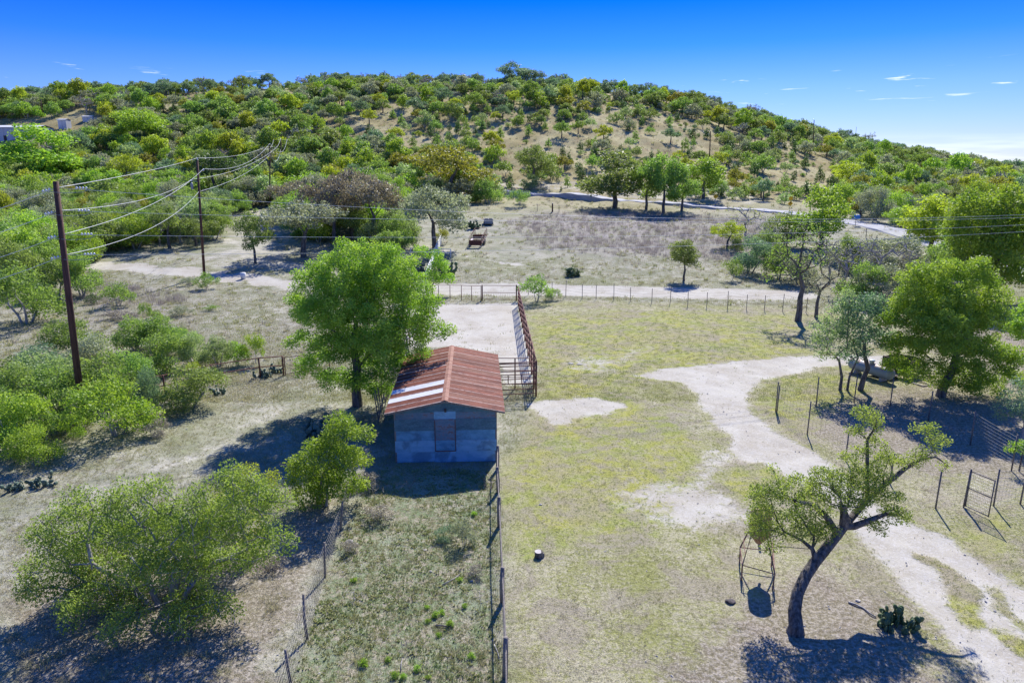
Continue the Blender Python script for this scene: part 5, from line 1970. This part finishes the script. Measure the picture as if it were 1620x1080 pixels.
# ------------------------------------------------------------------ power poles and wires
def pole(label, base, top, r0=.17, r1=.11, arm=None, insul=(), extra=None):
    t = thing('power_pole', label, 'power pole', base, 0, 'wooden power poles')
    d = top - base
    mb = MB()
    mb.tube([(0, 0, -.5), d * .5, d], [r0, (r0 + r1) / 2, r1], 10)
    mb.build('shaft', POLEWOOD, t, smooth=True)
    if arm:
        z, wd = arm
        mb = MB()
        mb.bar((d.x * .98 - wd / 2, d.y, d.z - z), (d.x * .98 + wd / 2, d.y, d.z - z), .1, .12)
        mb.build('crossarm', POLEWOOD, t)
    for q in insul:
        q = q - base
        mb = MB()
        mb.tube([q - Vector((0, 0, .24)), q - Vector((0, 0, .16)), q - Vector((0, 0, .12)), q - Vector((0, 0, .03)), q], [.03, .07, .045, .07, .03], 8)
        mb.build('insulator', PORCELAIN, t, smooth=True)
    return t


def wire(label, P, Q, sag, r, name='power_line'):
    n = 24
    mb = MB()
    L = [P.lerp(Q, k / n) - Vector((0, 0, 4 * sag * (k / n) * (1 - k / n))) for k in range(n + 1)]
    mb.tube([q - P for q in L], r, 5)
    o = mb.build(name, CABLE, None, smooth=True, loc=P)
    return tag(o, label, 'power line', 'overhead power lines')


def sag_to(P, Q, v, f=.5):
    M = P.lerp(Q, f)
    z = W(810, v, M.y).z
    return max(.05, (M.z - z) / (4 * f * (1 - f)))


B1 = G(131, 664)
y1 = B1.y
T1 = W(88, 287, y1)
at1 = [W(u, v, y1) for u, v in ((89, 297), (93, 333), (98, 371), (103, 403))]
p1_ = pole('nearest and tallest looking power pole with no crossarm, rising from the green thicket', B1, T1, .2, .14)
B2 = G(323, 436)
T2 = W(312, 254, B2.y)
at2 = [W(312, 250, B2.y), W(322, 267, B2.y), W(303, 284, B2.y), W(315, 303, B2.y)]
p2_ = pole('second power pole, with a grey cutout box on its left side', B2, T2, .17, .12, None, [at2[0]])
for side, q in ((1, at2[1]), (-1, at2[2])):
    mb = MB()
    a0 = B2.lerp(T2, (q.z - .25 - B2.z) / (T2.z - B2.z)) - B2
    mb.bar(a0, q - B2 - Vector((0, 0, .2)), .06, .06)
    mb.build('bracket_arm', TRANSF, p2_)
    mb = MB()
    q_ = q - B2
    mb.tube([q_ - Vector((0, 0, .25)), q_ - Vector((0, 0, .16)), q_ - Vector((0, 0, .1)), q_], [.04, .08, .05, .05], 8)
    mb.build('insulator', PORCELAIN, p2_, smooth=True)
mb = MB()
q_ = at2[2] - B2 - Vector((.05, 0, .35))
mb.tube([q_, q_ - Vector((0, 0, .2)), q_ - Vector((0, 0, .75)), q_ - Vector((0, 0, .85))], [.08, .15, .15, .1], 10)
mb.build('cutout_box', TRANSF, p2_, smooth=True)
B3 = G(427, 330)
T3 = W(427, 230, B3.y)
at3 = [W(417, 234, B3.y), W(427, 227, B3.y), W(437, 234, B3.y), W(427, 245, B3.y)]
pole('third power pole with a short crossarm, standing by the grey brush', B3, T3, .16, .11, (.55, 3.0), at3[:3])
B4 = G(446, 282)
T4 = W(444, 220, B4.y)
at4 = [W(433, 221, B4.y), W(444, 219, B4.y), W(454, 221, B4.y), W(444, 236, B4.y)]
pole('fourth and farthest power pole of the left line, with a crossarm', B4, T4, .17, .13, (.4, 4.4), at4[:3])
P0 = [W(-250, v, 30.0) for v in (384, 424, 463, 500)]
b0 = Vector((P0[0].x - .3, 30.0, hz(P0[0].x, 30)))
wl = ['topmost wire', 'second wire from the top', 'third wire from the top', 'lowest wire']
for k in range(4):
    wire(f'{wl[k]} entering from the left edge and ending on the nearest pole', P0[k], at1[k], .35, .013)
order12 = [(0, 0, .2), (1, 2, .7), (2, 1, .9), (3, 3, 1.1)]
for a, b_, s in order12:
    wire(f'{wl[a]} between the nearest pole and the second pole', at1[a], at2[b_], s, .016)
for a, b_, vt in ((0, 0, 247), (1, 1, 262), (2, 2, 268), (3, 3, 281)):
    wire(f'{wl[a]} between the second pole and the third pole', at2[a], at3[b_], sag_to(at2[a], at3[b_], vt, .4), .020)
for k in range(4):
    wire(f'{wl[k]} between the third pole and the fourth pole', at3[k], at4[k], 1.2 + .3 * k, .024)
PR = [W(1950, v, 60.0) for v in (318, 330, 336, 344)]
for k, vm_ in enumerate((347, 351, 369, 384)):
    wire(f'{wl[k]} of four crossing the whole view from the nearest pole', at1[k], PR[k], sag_to(at1[k], PR[k], vm_), .010)
pr_b = Vector((PR[0].x, 60.0, hz(PR[0].x, 60)))
# dead-end insulator strings and jumper loops on the nearest pole
for k, q in enumerate(at1):
    for tgt, nm in ((P0[k], 'left'), (PR[k], 'right')):
        d = (tgt - q).normalized()
        mb = MB()
        for j in range(4 if nm == 'right' else 3):
            c = q - B1 + d * ((.95 if nm == 'right' else .35) + j * .15)
            mb.tube([c - d * .05, c - d * .02, c + d * .02, c + d * .05], [.03, .07, .06, .03], 8)
        mb.build('insulator_string', PORCELAIN, p1_, smooth=True)
    a0, c0 = q - B1 + Vector((-.7, 0, .0)), q - B1 + Vector((1.75, 0, -.06))
    mb = MB()
    mb.tube([a0, a0 + Vector((.35, -.12, -.2)), a0 + Vector((1.2, -.15, -.27)), c0 + Vector((-.3, -.08, -.16)), c0], .014, 4)
    mb.build('jumper_wire', GALV, p1_)
for u, vb, vt, lb, arm in ((1122, 262, 208, 'lone dark power pole on the open hillside right of centre', None), (1286, 238, 190, 'tall power pole standing on the right skyline', None),
                           (1353, 226, 201, 'short looking power pole poking above the trees on the right skyline', None), (65, 186, 158, 'power pole above the pale metal building at far left', None),
                           (874, 335, 322, 'short grey post like pole beside the bend of the road', None)):
    Bq = G(u, vb)
    pole(lb, Bq, W(u + (2 if u > 1000 else 0), vt, Bq.y), .17, .14, arm, [W(u, vt - 1, Bq.y)])


# ------------------------------------------------------------------ buildings far left
def building(label, u0, u1, vb, vt, depth, wall, roofm, name='metal_building', doors=(), rot=0):
    b = G((u0 + u1) / 2, vb)
    a, c = W(u0, vb, b.y), W(u1, vb, b.y)
    wd = c.x - a.x
    h = W(u0, vt, b.y).z - b.z
    t = thing(name, label, 'building', ((a.x + c.x) / 2, b.y, b.z), rot)
    mb = MB()
    mb.box(-wd / 2, wd / 2, 0, depth, -2.5, h)
    mb.build('wall', wall, t)
    V = [(-wd / 2 - .2, -.3, h - .02), (wd / 2 + .2, -.3, h - .02), (wd / 2 + .2, depth / 2, h + depth * .09), (-wd / 2 - .2, depth / 2, h + depth * .09), (wd / 2 + .2, depth + .3, h - .02), (-wd / 2 - .2, depth + .3, h - .02)]
    V += [(x, y_, z - .22) for x, y_, z in V[:2]]
    link('roof', mesh_of('roof', V, [(0, 1, 2, 3), (3, 2, 4, 5), (6, 7, 1, 0)], [roofm]), t)
    for f, w_, hh in doors:
        mb = MB()
        x = -wd / 2 + wd * f
        mb.box(x, x + w_, -.06, -.005, .1, hh)
        mb.build('door', DARKM, t)
    for k in range(1, max(2, int(wd / 3))):
        mb = MB()
        x = -wd / 2 + wd * k / max(2, int(wd / 3))
        mb.box(x - .05, x + .05, -.03, 0, 0, h - .25)
        mb.build('trim', simple('trim', (.34, .37, .42), (.4, .43, .48), 2), t)
    return t


building('long pale blue grey metal building partly hidden by the big bright tree', -60, 62, 224, 201, 9, METALBLD, WHITE, doors=((.55, 1.0, 2.0), (.86, 2.2, 2.4)))
building('narrow pale shed wall with a bright white edge above the long metal building', 93, 106, 205, 189, 3, METALBLD, WHITE)
building('small pale box like outbuilding in the trees above the second pole', 131, 147, 193, 184, 3, METALBLD, WHITE)


# ------------------------------------------------------------------ road signs
def sign(label, u, vb, vts, shape):
    b = G(u, vb)
    t = thing('road_sign', label, 'road sign', b, 0, 'yellow road signs')
    top = W(u, vts[0] - 3, b.y).z - b.z
    mb = MB()
    mb.tube([(0, 0, -.3), (0, 0, top)], .045, 6)
    mb.build('post', GALV, t)
    for v, sh in zip(vts, shape):
        zc_ = W(u, v, b.y).z - b.z
        mb = MB()
        n = 4 if sh == 'd' else 20
        R = .55 if sh == 'd' else .42
        ring = [(cos(2 * pi * k / n) * R, sin(2 * pi * k / n) * R) for k in range(n)]
        V = [(x, -.08, zc_ + z) for x, z in ring] + [(x, -.05, zc_ + z) for x, z in ring]
        F = [tuple(range(n)), tuple(range(2 * n - 1, n - 1, -1))] + [(k, k + n, (k + 1) % n + n, (k + 1) % n) for k in range(n)]
        mb.add(V, F)
        plate = mb.build('sign_plate', YELLOW, t)
        if sh == 'd':
            mb = MB()
            for p_, q_ in (((-.2, -.22), (-.2, .02)), ((-.2, .02), (.1, .12)), ((.1, .12), (-.02, .26)), ((.1, .12), (-.03, -.04))):
                mb.bar((p_[0] * 1.1, -.09, zc_ + p_[1]), (q_[0] * 1.1, -.09, zc_ + q_[1]), .012, .10)
            mb.build('curve_arrow', BLACK, plate)
    return t


sign('yellow diamond curve sign beyond the road next to the bright rounded tree', 1131, 325, (311,), 'd')
sign('yellow round sign over a small diamond sign left of the dense bright tree', 1249, 335, (314, 322), 'cd')
b = G(1353, 357)
t = thing('mailbox', 'small bright blue box on a post beside the road', 'mailbox', b)
mb = MB()
mb.tube([(0, 0, -.2), (0, 0, 1.2)], .05, 6)
mb.build('post', OLDWOOD, t)
mb = MB()
zt = W(1353, 344, b.y).z - b.z
mb.box(-.55, .55, -.3, .3, zt - .3, zt + .15)
mb.tube([(-.55, 0, zt + .15), (.55, 0, zt + .15)], .3, 12)
mb.build('box', BLUEP, t)


# ------------------------------------------------------------------ propane tank and box trailer
pn, pf = G(1397, 603), G(1356, 590)
c = (pn + pf) / 2
ang = math.atan2(pf.y - pn.y, pf.x - pn.x)
LT = 3.0
t = thing('propane_tank', 'pale blue grey propane tank with rusty top on the grass behind the trees', 'tank', (c.x, c.y, c.z), ang)
m, tt, out = new_mat('tank_paint')
gg = tt.node('ShaderNodeTexCoord')
sp_ = tt.node('ShaderNodeSeparateXYZ')
tt.l.new(gg.outputs['Object'], sp_.inputs[0])
nn = tt.noise(2.2, 5, .65, gg.outputs['Object'])
rf = tt.step(tt.math('ADD', sp_.outputs[2], tt.math('MULTIPLY', nn, .9)), 1.25, 1.5)
colr = tt.mix(rf, (.22, .27, .30), (.36, .20, .12))
bb = bsdf(tt, colr, .5, .4)
tt.l.new(bb.outputs[0], out.inputs[0])
mb = MB()
R = .40
prof = [(-LT / 2 - .26, .03), (-LT / 2 - .2, .2), (-LT / 2 - .1, .32), (-LT / 2, .39), (-LT / 2 + .02, R), (LT / 2 - .02, R), (LT / 2, .39), (LT / 2 + .1, .32), (LT / 2 + .2, .2), (LT / 2 + .26, .03)]
mb.tube([(x, 0, .62) for x, r in prof], [r for x, r in prof], 20)
mb.build('tank_body', m, t, smooth=True)
mb = MB()
mb.tube([(0, 0, .98), (0, 0, 1.14), (0, 0, 1.2), (0, 0, 1.24)], [.16, .16, .22, .16], 14)
mb.build('valve_dome', simple('dome_metal', (.36, .42, .46), (.5, .56, .6), 5, .4), t, smooth=True)
for x in (-1.0, 1.0):
    mb = MB()
    mb.box(x - .08, x + .08, -.3, .3, -.05, .26)
    mb.build('leg', STONE, t)
b = G(1431, 598)
e = G(1394, 588)
ang = math.atan2(e.y - b.y, e.x - b.x)
t = thing('box_trailer', 'low dark brown slatted box trailer behind the propane tank', 'trailer', b, ang)
ln = (e - b).length
WOODD = simple('dark_slats', (.07, .05, .045), (.16, .12, .10), 6, .85, stretch=(1, 1, .3))
n = 10
mb = MB()
mb.box(-.02, ln, 0, .04, .25, .3)
mb.box(0, ln, .02, 1.5, .24, .29)
mb.build('floor', WOODD, t)
me = None
for k in range(n):
    mb = MB()
    mb.box(0, ln / n - .03, 0, .035, 0, .85)
    if me is None:
        me = mb.mesh('slat', WOODD)
    for yy in (0.0, -1.5):
        o = link('slat', me, t, (ln * k / n, -yy * 1.0 * -1 if yy else 0, .28 + .01 * (k % 2)))
        if yy:
            o.location.y = -1.5
mb = MB()
mb.bar((0, 0, 1.15), (ln, 0, 1.15), .07, .06)
mb.bar((0, -1.5, 1.15), (ln, -1.5, 1.15), .07, .06)
mb.box(-.03, 0, -1.5, .03, .28, 1.12)
mb.box(ln, ln + .03, -1.5, .03, .28, 1.12)
mb.build('end_board', WOODD, t)
mb = MB()
mb.bar((0, -.7, .28), (-1.6, -.2, .16), .07, .07)
mb.bar((0, .0, .28), (-1.6, -.2, .16), .07, .07)
mb.build('tongue', OLDWOOD, t)
for x, yy in ((ln * .5, .12), (ln * .5, -1.62)):
    mb = MB()
    mb.tube([(x, yy - .08, .3), (x, yy + .08, .3)], .3, 14)
    mb.build('wheel', DARKM, t, smooth=False)


# ------------------------------------------------------------------ rusty trailer frame and feeder cart in the pasture
b = G(752, 392)
e = G(768, 368)
d = e - b
LT = min(7.5, d.length)
ang = math.atan2(d.y, d.x)
sl_ = math.atan2(d.z, sqrt(d.x ** 2 + d.y ** 2))
t = thing('trailer_frame', 'rusty open stock trailer frame parked in the pasture beyond the pen', 'trailer', b, ang)
t.rotation_euler = (0, -sl_, ang)
RF = simple('dark_rust', (.07, .025, .022), (.17, .07, .055), 5, .8)
mb = MB()
for s in (-.95, .95):
    mb.bar((0, s, .7), (LT, s, .7), .12, .16)
    mb.bar((.2, s, 1.5), (LT, s, 1.75), .07, .07)
    for k in range(6):
        mb.bar((.1 + k * (LT - .2) / 5, s, .7), (.1 + k * (LT - .2) / 5, s, 1.5 + .25 * k / 5), .07, .07)
mb.build('side_frame', RF, t)
for k in range(6):
    mb = MB()
    x = .1 + k * (LT - .2) / 5
    mb.bar((x, -.95, .7), (x, .95, .7), .08, .1)
    mb.build('crossbar', RF, t)
for x, z0, z1 in ((0.02, .35, 1.15), (LT * .52, .7, 1.3), (LT - .05, 1.3, 1.75)):
    mb = MB()
    mb.box(x, x + .05, -.92, .92, z0, z1 if x > 1 and x < LT - 1 else z0 + (z1 - z0))
    if x > LT - 1:
        mb = MB()
        mb.bar((x, -.95, 1.75), (x, .95, 1.75), .07, .07)
    mb.build('end_panel', RF, t)
mb = MB()
mb.box(1.0, 2.6, .62, .90, .72, .95)
mb.build('bright_sheet', simple('pale_pinkish_sheet', (.5, .4, .42), (.7, .62, .64), 3), t)
for x in (2.2, 3.2):
    for s in (-1.08, 1.08):
        mb = MB()
        mb.tube([(x, s - .1, .36), (x, s + .1, .36)], .36, 14)
        mb.build('wheel', DARKM, t)
b = G(773, 357)
t = thing('feed_cart', 'small dark framed feed cart with two open bins farther up the pasture', 'cart', b, radians(4))
mb = MB()
mb.box(-.75, .75, 0, .05, .35, 1.05)
mb.box(-.78, -.72, 0, 2.6, .35, 1.1)
mb.box(.72, .78, 0, 2.6, .35, 1.1)
mb.box(-.75, .75, 2.55, 2.6, .35, 1.1)
mb.box(-.03, .03, .05, 2.55, .35, 1.1)
mb.box(-.72, .72, .05, 2.55, .33, .38)
mb.build('bin', TRANSF, t)
mb = MB()
mb.bar((-.75, 1.2, 1.14), (.75, 1.2, 1.14), .08, .06)
mb.bar((-.78, 0, 1.14), (-.78, 2.6, 1.14), .07, .06)
mb.bar((.78, 0, 1.14), (.78, 2.6, 1.14), .07, .06)
mb.bar((-.0, 0, 1.15), (-.0, 2.6, 1.15), .07, .06)
mb.build('rim', simple('pale_rim', (.4, .36, .34), (.55, .5, .48), 4), t)
for x in (-.8, .8):
    for yy in (.4, 2.1):
        mb = MB()
        mb.tube([(x - .07, yy, .3), (x + .07, yy, .3)], .3, 12)
        mb.build('wheel', DARKM, t)

# ------------------------------------------------------------------ game feeder under the leaning oak
fl = [G(1170, 890), G(1173, 918), G(1222, 932), G(1220, 896)]
cc = sum(fl, Vector()) / 4
t = thing('game_feeder', 'rusty drum feeder on spread angle iron legs under the leaning oak', 'feeder', cc)
dc = Vector((.12, .35, 0))
FR = simple('feeder_rust', (.14, .06, .045), (.30, .20, .17), 7, .7, .2)
for k, p in enumerate(fl):
    q = p - cc
    sgn = Vector((q.x, q.y, 0)).normalized()
    kn = q * 1.04 + Vector((0, 0, .62))
    tp = dc + sgn * .36 + Vector((0, 0, 1.65))
    mb = MB()
    mb.tube([q - Vector((0, 0, .05)), kn, tp], .026, 6)
    mb.build('leg', FR, t, smooth=False)
mb = MB()
knees = [(p - cc) * 1.04 + Vector((0, 0, .62)) for p in fl]
for k in range(4):
    mb.tube([knees[k], knees[(k + 1) % 4]], .018, 5)
mids = [(p - cc) * .9 + (dc) * .1 + Vector((0, 0, 1.0)) for p in fl]
for k in (0, 2):
    mb.tube([mids[k], mids[(k + 1) % 4]], .014, 5)
mb.build('brace', FR, t)
mb = MB()
z0 = 1.05
mb.tube([dc + Vector((0, 0, z)) for z in (z0, z0 + .35, z0 + .38, z0 + .8, z0 + .83, z0 + 1.2, z0 + 1.28)], [.1, .36, .375, .36, .375, .36, .28], 18)
mb.build('drum', simple('rusty_drum', (.20, .10, .06), (.40, .27, .20), 4, .7), t, smooth=True)
mb = MB()
mb.tube([dc + Vector((.05, -.1, .72)), dc + Vector((.0, -.05, z0))], .05, 8)
mb.build('spinner', TRANSF, t)


# ------------------------------------------------------------------ prickly pears
def pad_mesh(mat):
    V, F = [], []
    n, m_ = 10, 3
    for s in (-1, 1):
        pass
    V = [(0, -.16, .5), (0, .16, .5)]
    ring = [(sin(2 * pi * k / n) * .40 * (1.0 - .12 * cos(2 * pi * k / n)), .5 - .5 * cos(2 * pi * k / n)) for k in range(n)]
    inner = [(x * .62, .5 + (z - .5) * .62) for x, z in ring]
    V = [(x, 0, z) for x, z in ring] + [(x, -.10, z) for x, z in inner] + [(x, .10, z) for x, z in inner] + [(0, -.12, .5), (0, .12, .5)]
    for k in range(n):
        k2 = (k + 1) % n
        F += [(k, k2, n + k2, n + k), (k2, k, 2 * n + k, 2 * n + k2), (n + k, n + k2, 3 * n), (2 * n + k2, 2 * n + k, 3 * n + 1)]
    return mesh_of('pad', V, F, [mat], smooth=True)


PADM = pad_mesh(CACTUS)
PADM2 = pad_mesh(simple('cactus_pad_blue', (.06, .105, .08), (.13, .19, .14), 8, .55, 0, .3))


def cactus(label, u, v, wpx, n, seed, me=PADM, size=.22, hmax=3):
    r = random.Random(seed)
    b = G(u, v)
    wd = wpx / FPX * (b.y + 3)
    t = thing('prickly_pear', label, 'cactus', b, 0, 'prickly pear clumps')
    done = 0
    while done < n:
        a, q = r.uniform(0, 2 * pi), wd * .5 * r.uniform(0, 1) ** .6
        p = Vector((cos(a) * q * .85, sin(a) * q * .6, -.03))
        yaw, tilt = r.uniform(0, pi), r.gauss(0, .5)
        for lvl in range(r.randint(1, hmax)):
            s = size * r.uniform(.8, 1.25)
            M = Matrix.Translation(p) @ Matrix.Rotation(yaw, 4, 'Z') @ Matrix.Rotation(tilt, 4, 'Y') @ Matrix.Rotation(r.gauss(0, .3), 4, 'X') @ Matrix.Diagonal((s, s, s, 1))
            o = link('pad', me, t)
            o.matrix_local = M
            done += 1
            p = M @ Vector((r.uniform(-.15, .15), 0, .92))
            yaw += r.gauss(0, .6)
            tilt += r.gauss(0, .45)
    return t


cactus('prickly pear clump with round dark green pads at the right of the leaning oak', 1414, 990, 66, 84, 1, size=.235, hmax=3)
cactus('larger prickly pear on the left field, right one of the pair', 66, 768, 36, 34, 2, PADM2, .24, 3)
cactus('smaller prickly pear at the left edge of the frame', 20, 776, 30, 30, 3, PADM2, .22, 3)
cactus('dark prickly pear clump in the shade left of the shed tree', 510, 694, 64, 80, 4, PADM2, .34, 4)
cactus('prickly pear behind the right half of the left pipe fence', 418, 598, 34, 34, 5, PADM2, .26, 3)
cactus('prickly pear at the gate end of the left pipe fence', 437, 590, 26, 26, 6, PADM2, .26, 3)
cactus('prickly pear hidden at the left end of the bush below the pipe fence', 348, 624, 22, 20, 7, PADM2, .24, 3)
cactus('tall prickly pear in the thicket below the nearest pole', 60, 700, 24, 24, 8, PADM2, .28, 4)
cactus('dark prickly pear mass right of the white rail fence', 703, 436, 34, 90, 9, PADM, .5, 4)
cactus('prickly pear left of the white rail fence', 664, 432, 22, 50, 10, PADM2, .5, 3)
cactus('rounded prickly pear alone on the bare slope by the dirt road', 906, 437, 22, 70, 11, PADM, .42, 3)
cactus('prickly pear bush between the rusty trailer and the pale oak', 752, 362, 14, 50, 12, PADM, .6, 3)


# ------------------------------------------------------------------ dead brush, stump, sticks, rocks
def dead_bush(label, u, v, wpx, h, seed, mat=BARK_GREY, n=34, group=None):
    b = G(u, v)
    wd = wpx / FPX * (b.y + 3)
    rng_ = np.random.default_rng(seed)
    lobes = [((0, 0, h * .6), (wd / 2, wd / 2, h * .45))]
    P = crown_clusters(lobes, wd / 7, rng_, .5)[:n * 3]
    pos, par, fx = branch_nodes([{'pts': [((0, 0, -.05), .02), ((.02, .0, .12), .016)]}], list(P), rng_, .15, .25)
    for i in range(len(pos)):
        if rng_.random() < .8:
            d_ = rng_.normal(size=3)
            pos.append(pos[i] + d_ * wd * .06)
            par.append(i)
    Vb, Fb = limbs_mesh(pos, par, {}, .0032, 2.2, 5)
    o = link('dead_bush', mesh_of('dead_bush', Vb, Fb, [mat]), None, b)
    return tag(o, label, 'dead bush', group or 'dead bushes')


DEADP = simple('dead_twigs', (.14, .10, .10), (.28, .22, .21), 8)
dead_bush('dark dead spreading bush lying in the middle of the paddock', 645, 958, 62, .45, 1, DEADP, 60)
dead_bush('dead twiggy bush in the shade edge before the shed wall', 648, 776, 44, .55, 2, DEADP, 50)
dead_bush('pale grey dead bush beside the netting fence top end', 592, 792, 50, .7, 3, BARK_GREY, 50)
dead_bush('grey dead vine tangle standing against the centre fence', 772, 790, 18, 1.2, 4, DEADP, 40)
dead_bush('pale dry bush along the centre fence', 742, 860, 46, .8, 5, BARK_GREY, 60)
dead_bush('grey dead bush low on the centre fence', 760, 960, 44, .5, 6, BARK_GREY, 50)
dead_bush('pale dead clump at the foot of the netting fence', 560, 950, 50, .4, 7, BARK_GREY, 50)
for k, (u, v, wp, hp, lf, lb) in enumerate(((735, 862, 40, 44, 'grey', 'dry green grey bush beside the pale dry bush on the centre fence'), (705, 852, 40, 20, 'blue', 'low leafy weed mound in the paddock left of the dry bushes'),
                                            (690, 985, 0, 0, '', ''), (600, 820, 50, 22, 'dry', 'straw coloured low bush near the netting fence'), (575, 772, 50, 26, 'dry', 'dry bush where the netting fence meets the small bright tree'),
                                            (553, 872, 28, 18, 'dry', 'pale grassy clump beside the white stones'), (752, 910, 28, 18, 'dry', 'dry tuft by the centre fence'), (405, 870, 50, 30, 'olive', 'brownish low bush right of the big thicket'),
                                            (430, 900, 40, 22, 'dry', 'dry twiggy clump between the thicket and the netting fence'), (745, 700, 0, 0, '', ''), (250, 690, 36, 26, 'dry', 'dry brown bush right of the bright bush at the nearest pole'),
                                            (180, 505, 30, 14, 'dry', 'flat dry bush in the purple brush of the left field'), (285, 500, 30, 16, 'grey', 'flat grey bush above the thicket'))):
    if wp:
        place_px('shrub', k % 3, lf, u, v, wp, hp, lb, 'low dry bushes')
t = G(852, 881)
mb = MB()
mb.tube([(0, 0, -.03), (.01, 0, .1), (.0, 0, .24)], [.17, .155, .15], 11)
mb.tube([(.14, .05, -.03), (.15, .05, .16)], [.09, .07], 7)
tag(mb.build('tree_stump', BARK, None, loc=t), 'short weathered tree stump alone in the yard right of the centre fence', 'stump')
o = bpy.data.objects['tree_stump']
mb = MB()
mb.tube([(0, 0, .24), (0, 0, .246)], .145, 11)
mb.build('cut_face', simple('grey_cut', (.42, .38, .36), (.58, .54, .52), 7), o)


def rock(label, u, v, s, seed, mat=STONE, cat='rock', nm='rock', zs=.6):
    import bmesh
    bm = bmesh.new()
    bmesh.ops.create_icosphere(bm, subdivisions=2, radius=1)
    r = np.random.default_rng(seed)
    k = r.normal(size=(6, 3))
    for vtx in bm.verts:
        f = 1 + .16 * sum(math.sin(3 * vtx.co.dot(Vector(q)) + i) for i, q in enumerate(k)) / 2
        vtx.co = Vector((vtx.co.x * f * s, vtx.co.y * f * s * .8, vtx.co.z * f * s * zs))
    me = bpy.data.meshes.new(nm)
    bm.to_mesh(me)
    bm.free()
    me.materials.append(mat)
    return tag(link(nm, me, None, G(u, v) + Vector((0, 0, s * zs * .4))), label, cat, 'pale limestone rocks' if mat is STONE else None)


rock('pale stone at the left of the pair beside the netting fence', 552, 858, .16, 1)
rock('pale stone at the right of the pair beside the netting fence', 562, 862, .12, 2)
rock('white stone on the yard above the bare oval patch, left one', 903, 575, .22, 3, zs=.25)
rock('white stone on the yard above the bare oval patch, right one', 917, 576, .2, 4, zs=.25)
rock('small white rock in the middle of the paddock', 681, 904, .06, 5)
rock('small white rock in the paddock above the green tuft', 746, 919, .05, 6)
rock('pale rock in the paddock left of the dry bushes', 672, 870, .09, 7, zs=.4)
rock('flat pale rock by the stick right of the leaning oak', 1357, 950, .09, 8, zs=.4)
rock('tiny white rock beside the post fence mid way', 855, 798, .07, 9, zs=.4)
rock('dark charred lump on the yard left of the feeder shadow', 1155, 952, .17, 10, simple('charred', (.03, .025, .028), (.12, .10, .10), 9), 'log', 'charred_log', .34)


def stick(label, pxs, r, mat=BARK_GREY, nm='fallen_stick', z=.03):
    L = [G(u, v) + Vector((0, 0, z + .02 * (k % 2))) for k, (u, v) in enumerate(pxs)]
    mb = MB()
    mb.tube([q - L[0] for q in L], [r * (1 - .5 * k / len(L)) for k in range(len(L))], 6)
    tag(mb.build(nm, mat, None, smooth=True, loc=L[0]), label, 'stick', 'fallen sticks')


stick('long curved fallen stick leading to the prickly pear', [(1342, 953), (1352, 957), (1365, 962), (1378, 973), (1386, 977)], .035)
stick('forked pale stick in the paddock above the green tufts', [(700, 926), (712, 920), (722, 914), (727, 909)], .022)
stick('dark short stick lying left of a green tuft in the paddock', [(689, 990), (700, 991), (714, 993)], .03, BARK)
stick('pale upright looking stick at the bottom of the paddock', [(634, 1062), (635, 1050), (637, 1042)], .018)
stick('pale stick near the bottom of the centre fence', [(782, 1020), (788, 1035), (790, 1045)], .02)
stick('fallen branch behind the box trailer tongue', [(1440, 605), (1460, 612), (1478, 609)], .05)
b = G(385, 441)
t = thing('bucket', 'small white bucket on the edge of the dirt road', 'bucket', b)
mb = MB()
mb.tube([(0, 0, 0), (0, 0, .75)], [.28, .36], 12)
mb.build('tub', WHITE, t, smooth=True)
mb = MB()
mb.tube([(-.34, 0, .7), (-.2, 0, .92), (.2, 0, .92), (.34, 0, .7)], .015, 4)
mb.build('handle', GALV, t)
b = G(90, 424)
t = thing('junk_pile', 'blue and white junk heap at the edge of the left woods', 'junk', b)
mb = MB()
mb.box(-.9, .2, 0, 1.2, 0, .7)
mb.build('blue_tarp', BLUEP, t)
mb = MB()
mb.box(.3, 1.2, .1, .9, 0, .5)
mb.build('white_box', WHITE, t)
# bright green tufts in the paddock: countable little plants
TUFTS = []
for k, (u, v) in enumerate([(676, 962), (689, 975), (699, 971), (677, 984), (712, 989), (727, 919), (614, 1045), (575, 1052), (625, 1070), (638, 1072), (678, 1073), (660, 1060), (746, 1040), (694, 1006), (750, 815), (560, 920), (735, 960)]):
    g_ = G(u, v)
    o = link('green_tuft', None) if False else None
    if k == 0:
        rr = np.random.default_rng(77)
        Vl, Fl, tn = leaves(np.array([(0, 0, .07), (.06, .03, .06), (-.06, .02, .06), (0, -.06, .07)]), .08, 60, .045, rr, 1.0)
        TUFT = mesh_of('green_tuft', Vl, Fl, [LEAF['bright']], attrs={'tint': ('FLOAT', 'POINT', tn)})
    s = .8 + .5 * ((k * 37) % 10) / 10
    o = link('green_tuft', TUFT, None, g_, (0, 0, k * 1.3), (s, s, s * 1.1))
    side = 'near the fallen sticks' if k < 6 or k == 13 else 'along the bottom edge' if k in (6, 7, 8, 9, 10, 11) else 'beside the centre fence' if k in (12, 14, 16) else 'near the netting fence'
    tag(o, 'small bright green tuft growing in the paddock ' + side, 'weed', 'bright green tufts in the paddock')
    TUFTS.append((u, o))
ordinalise(TUFTS)
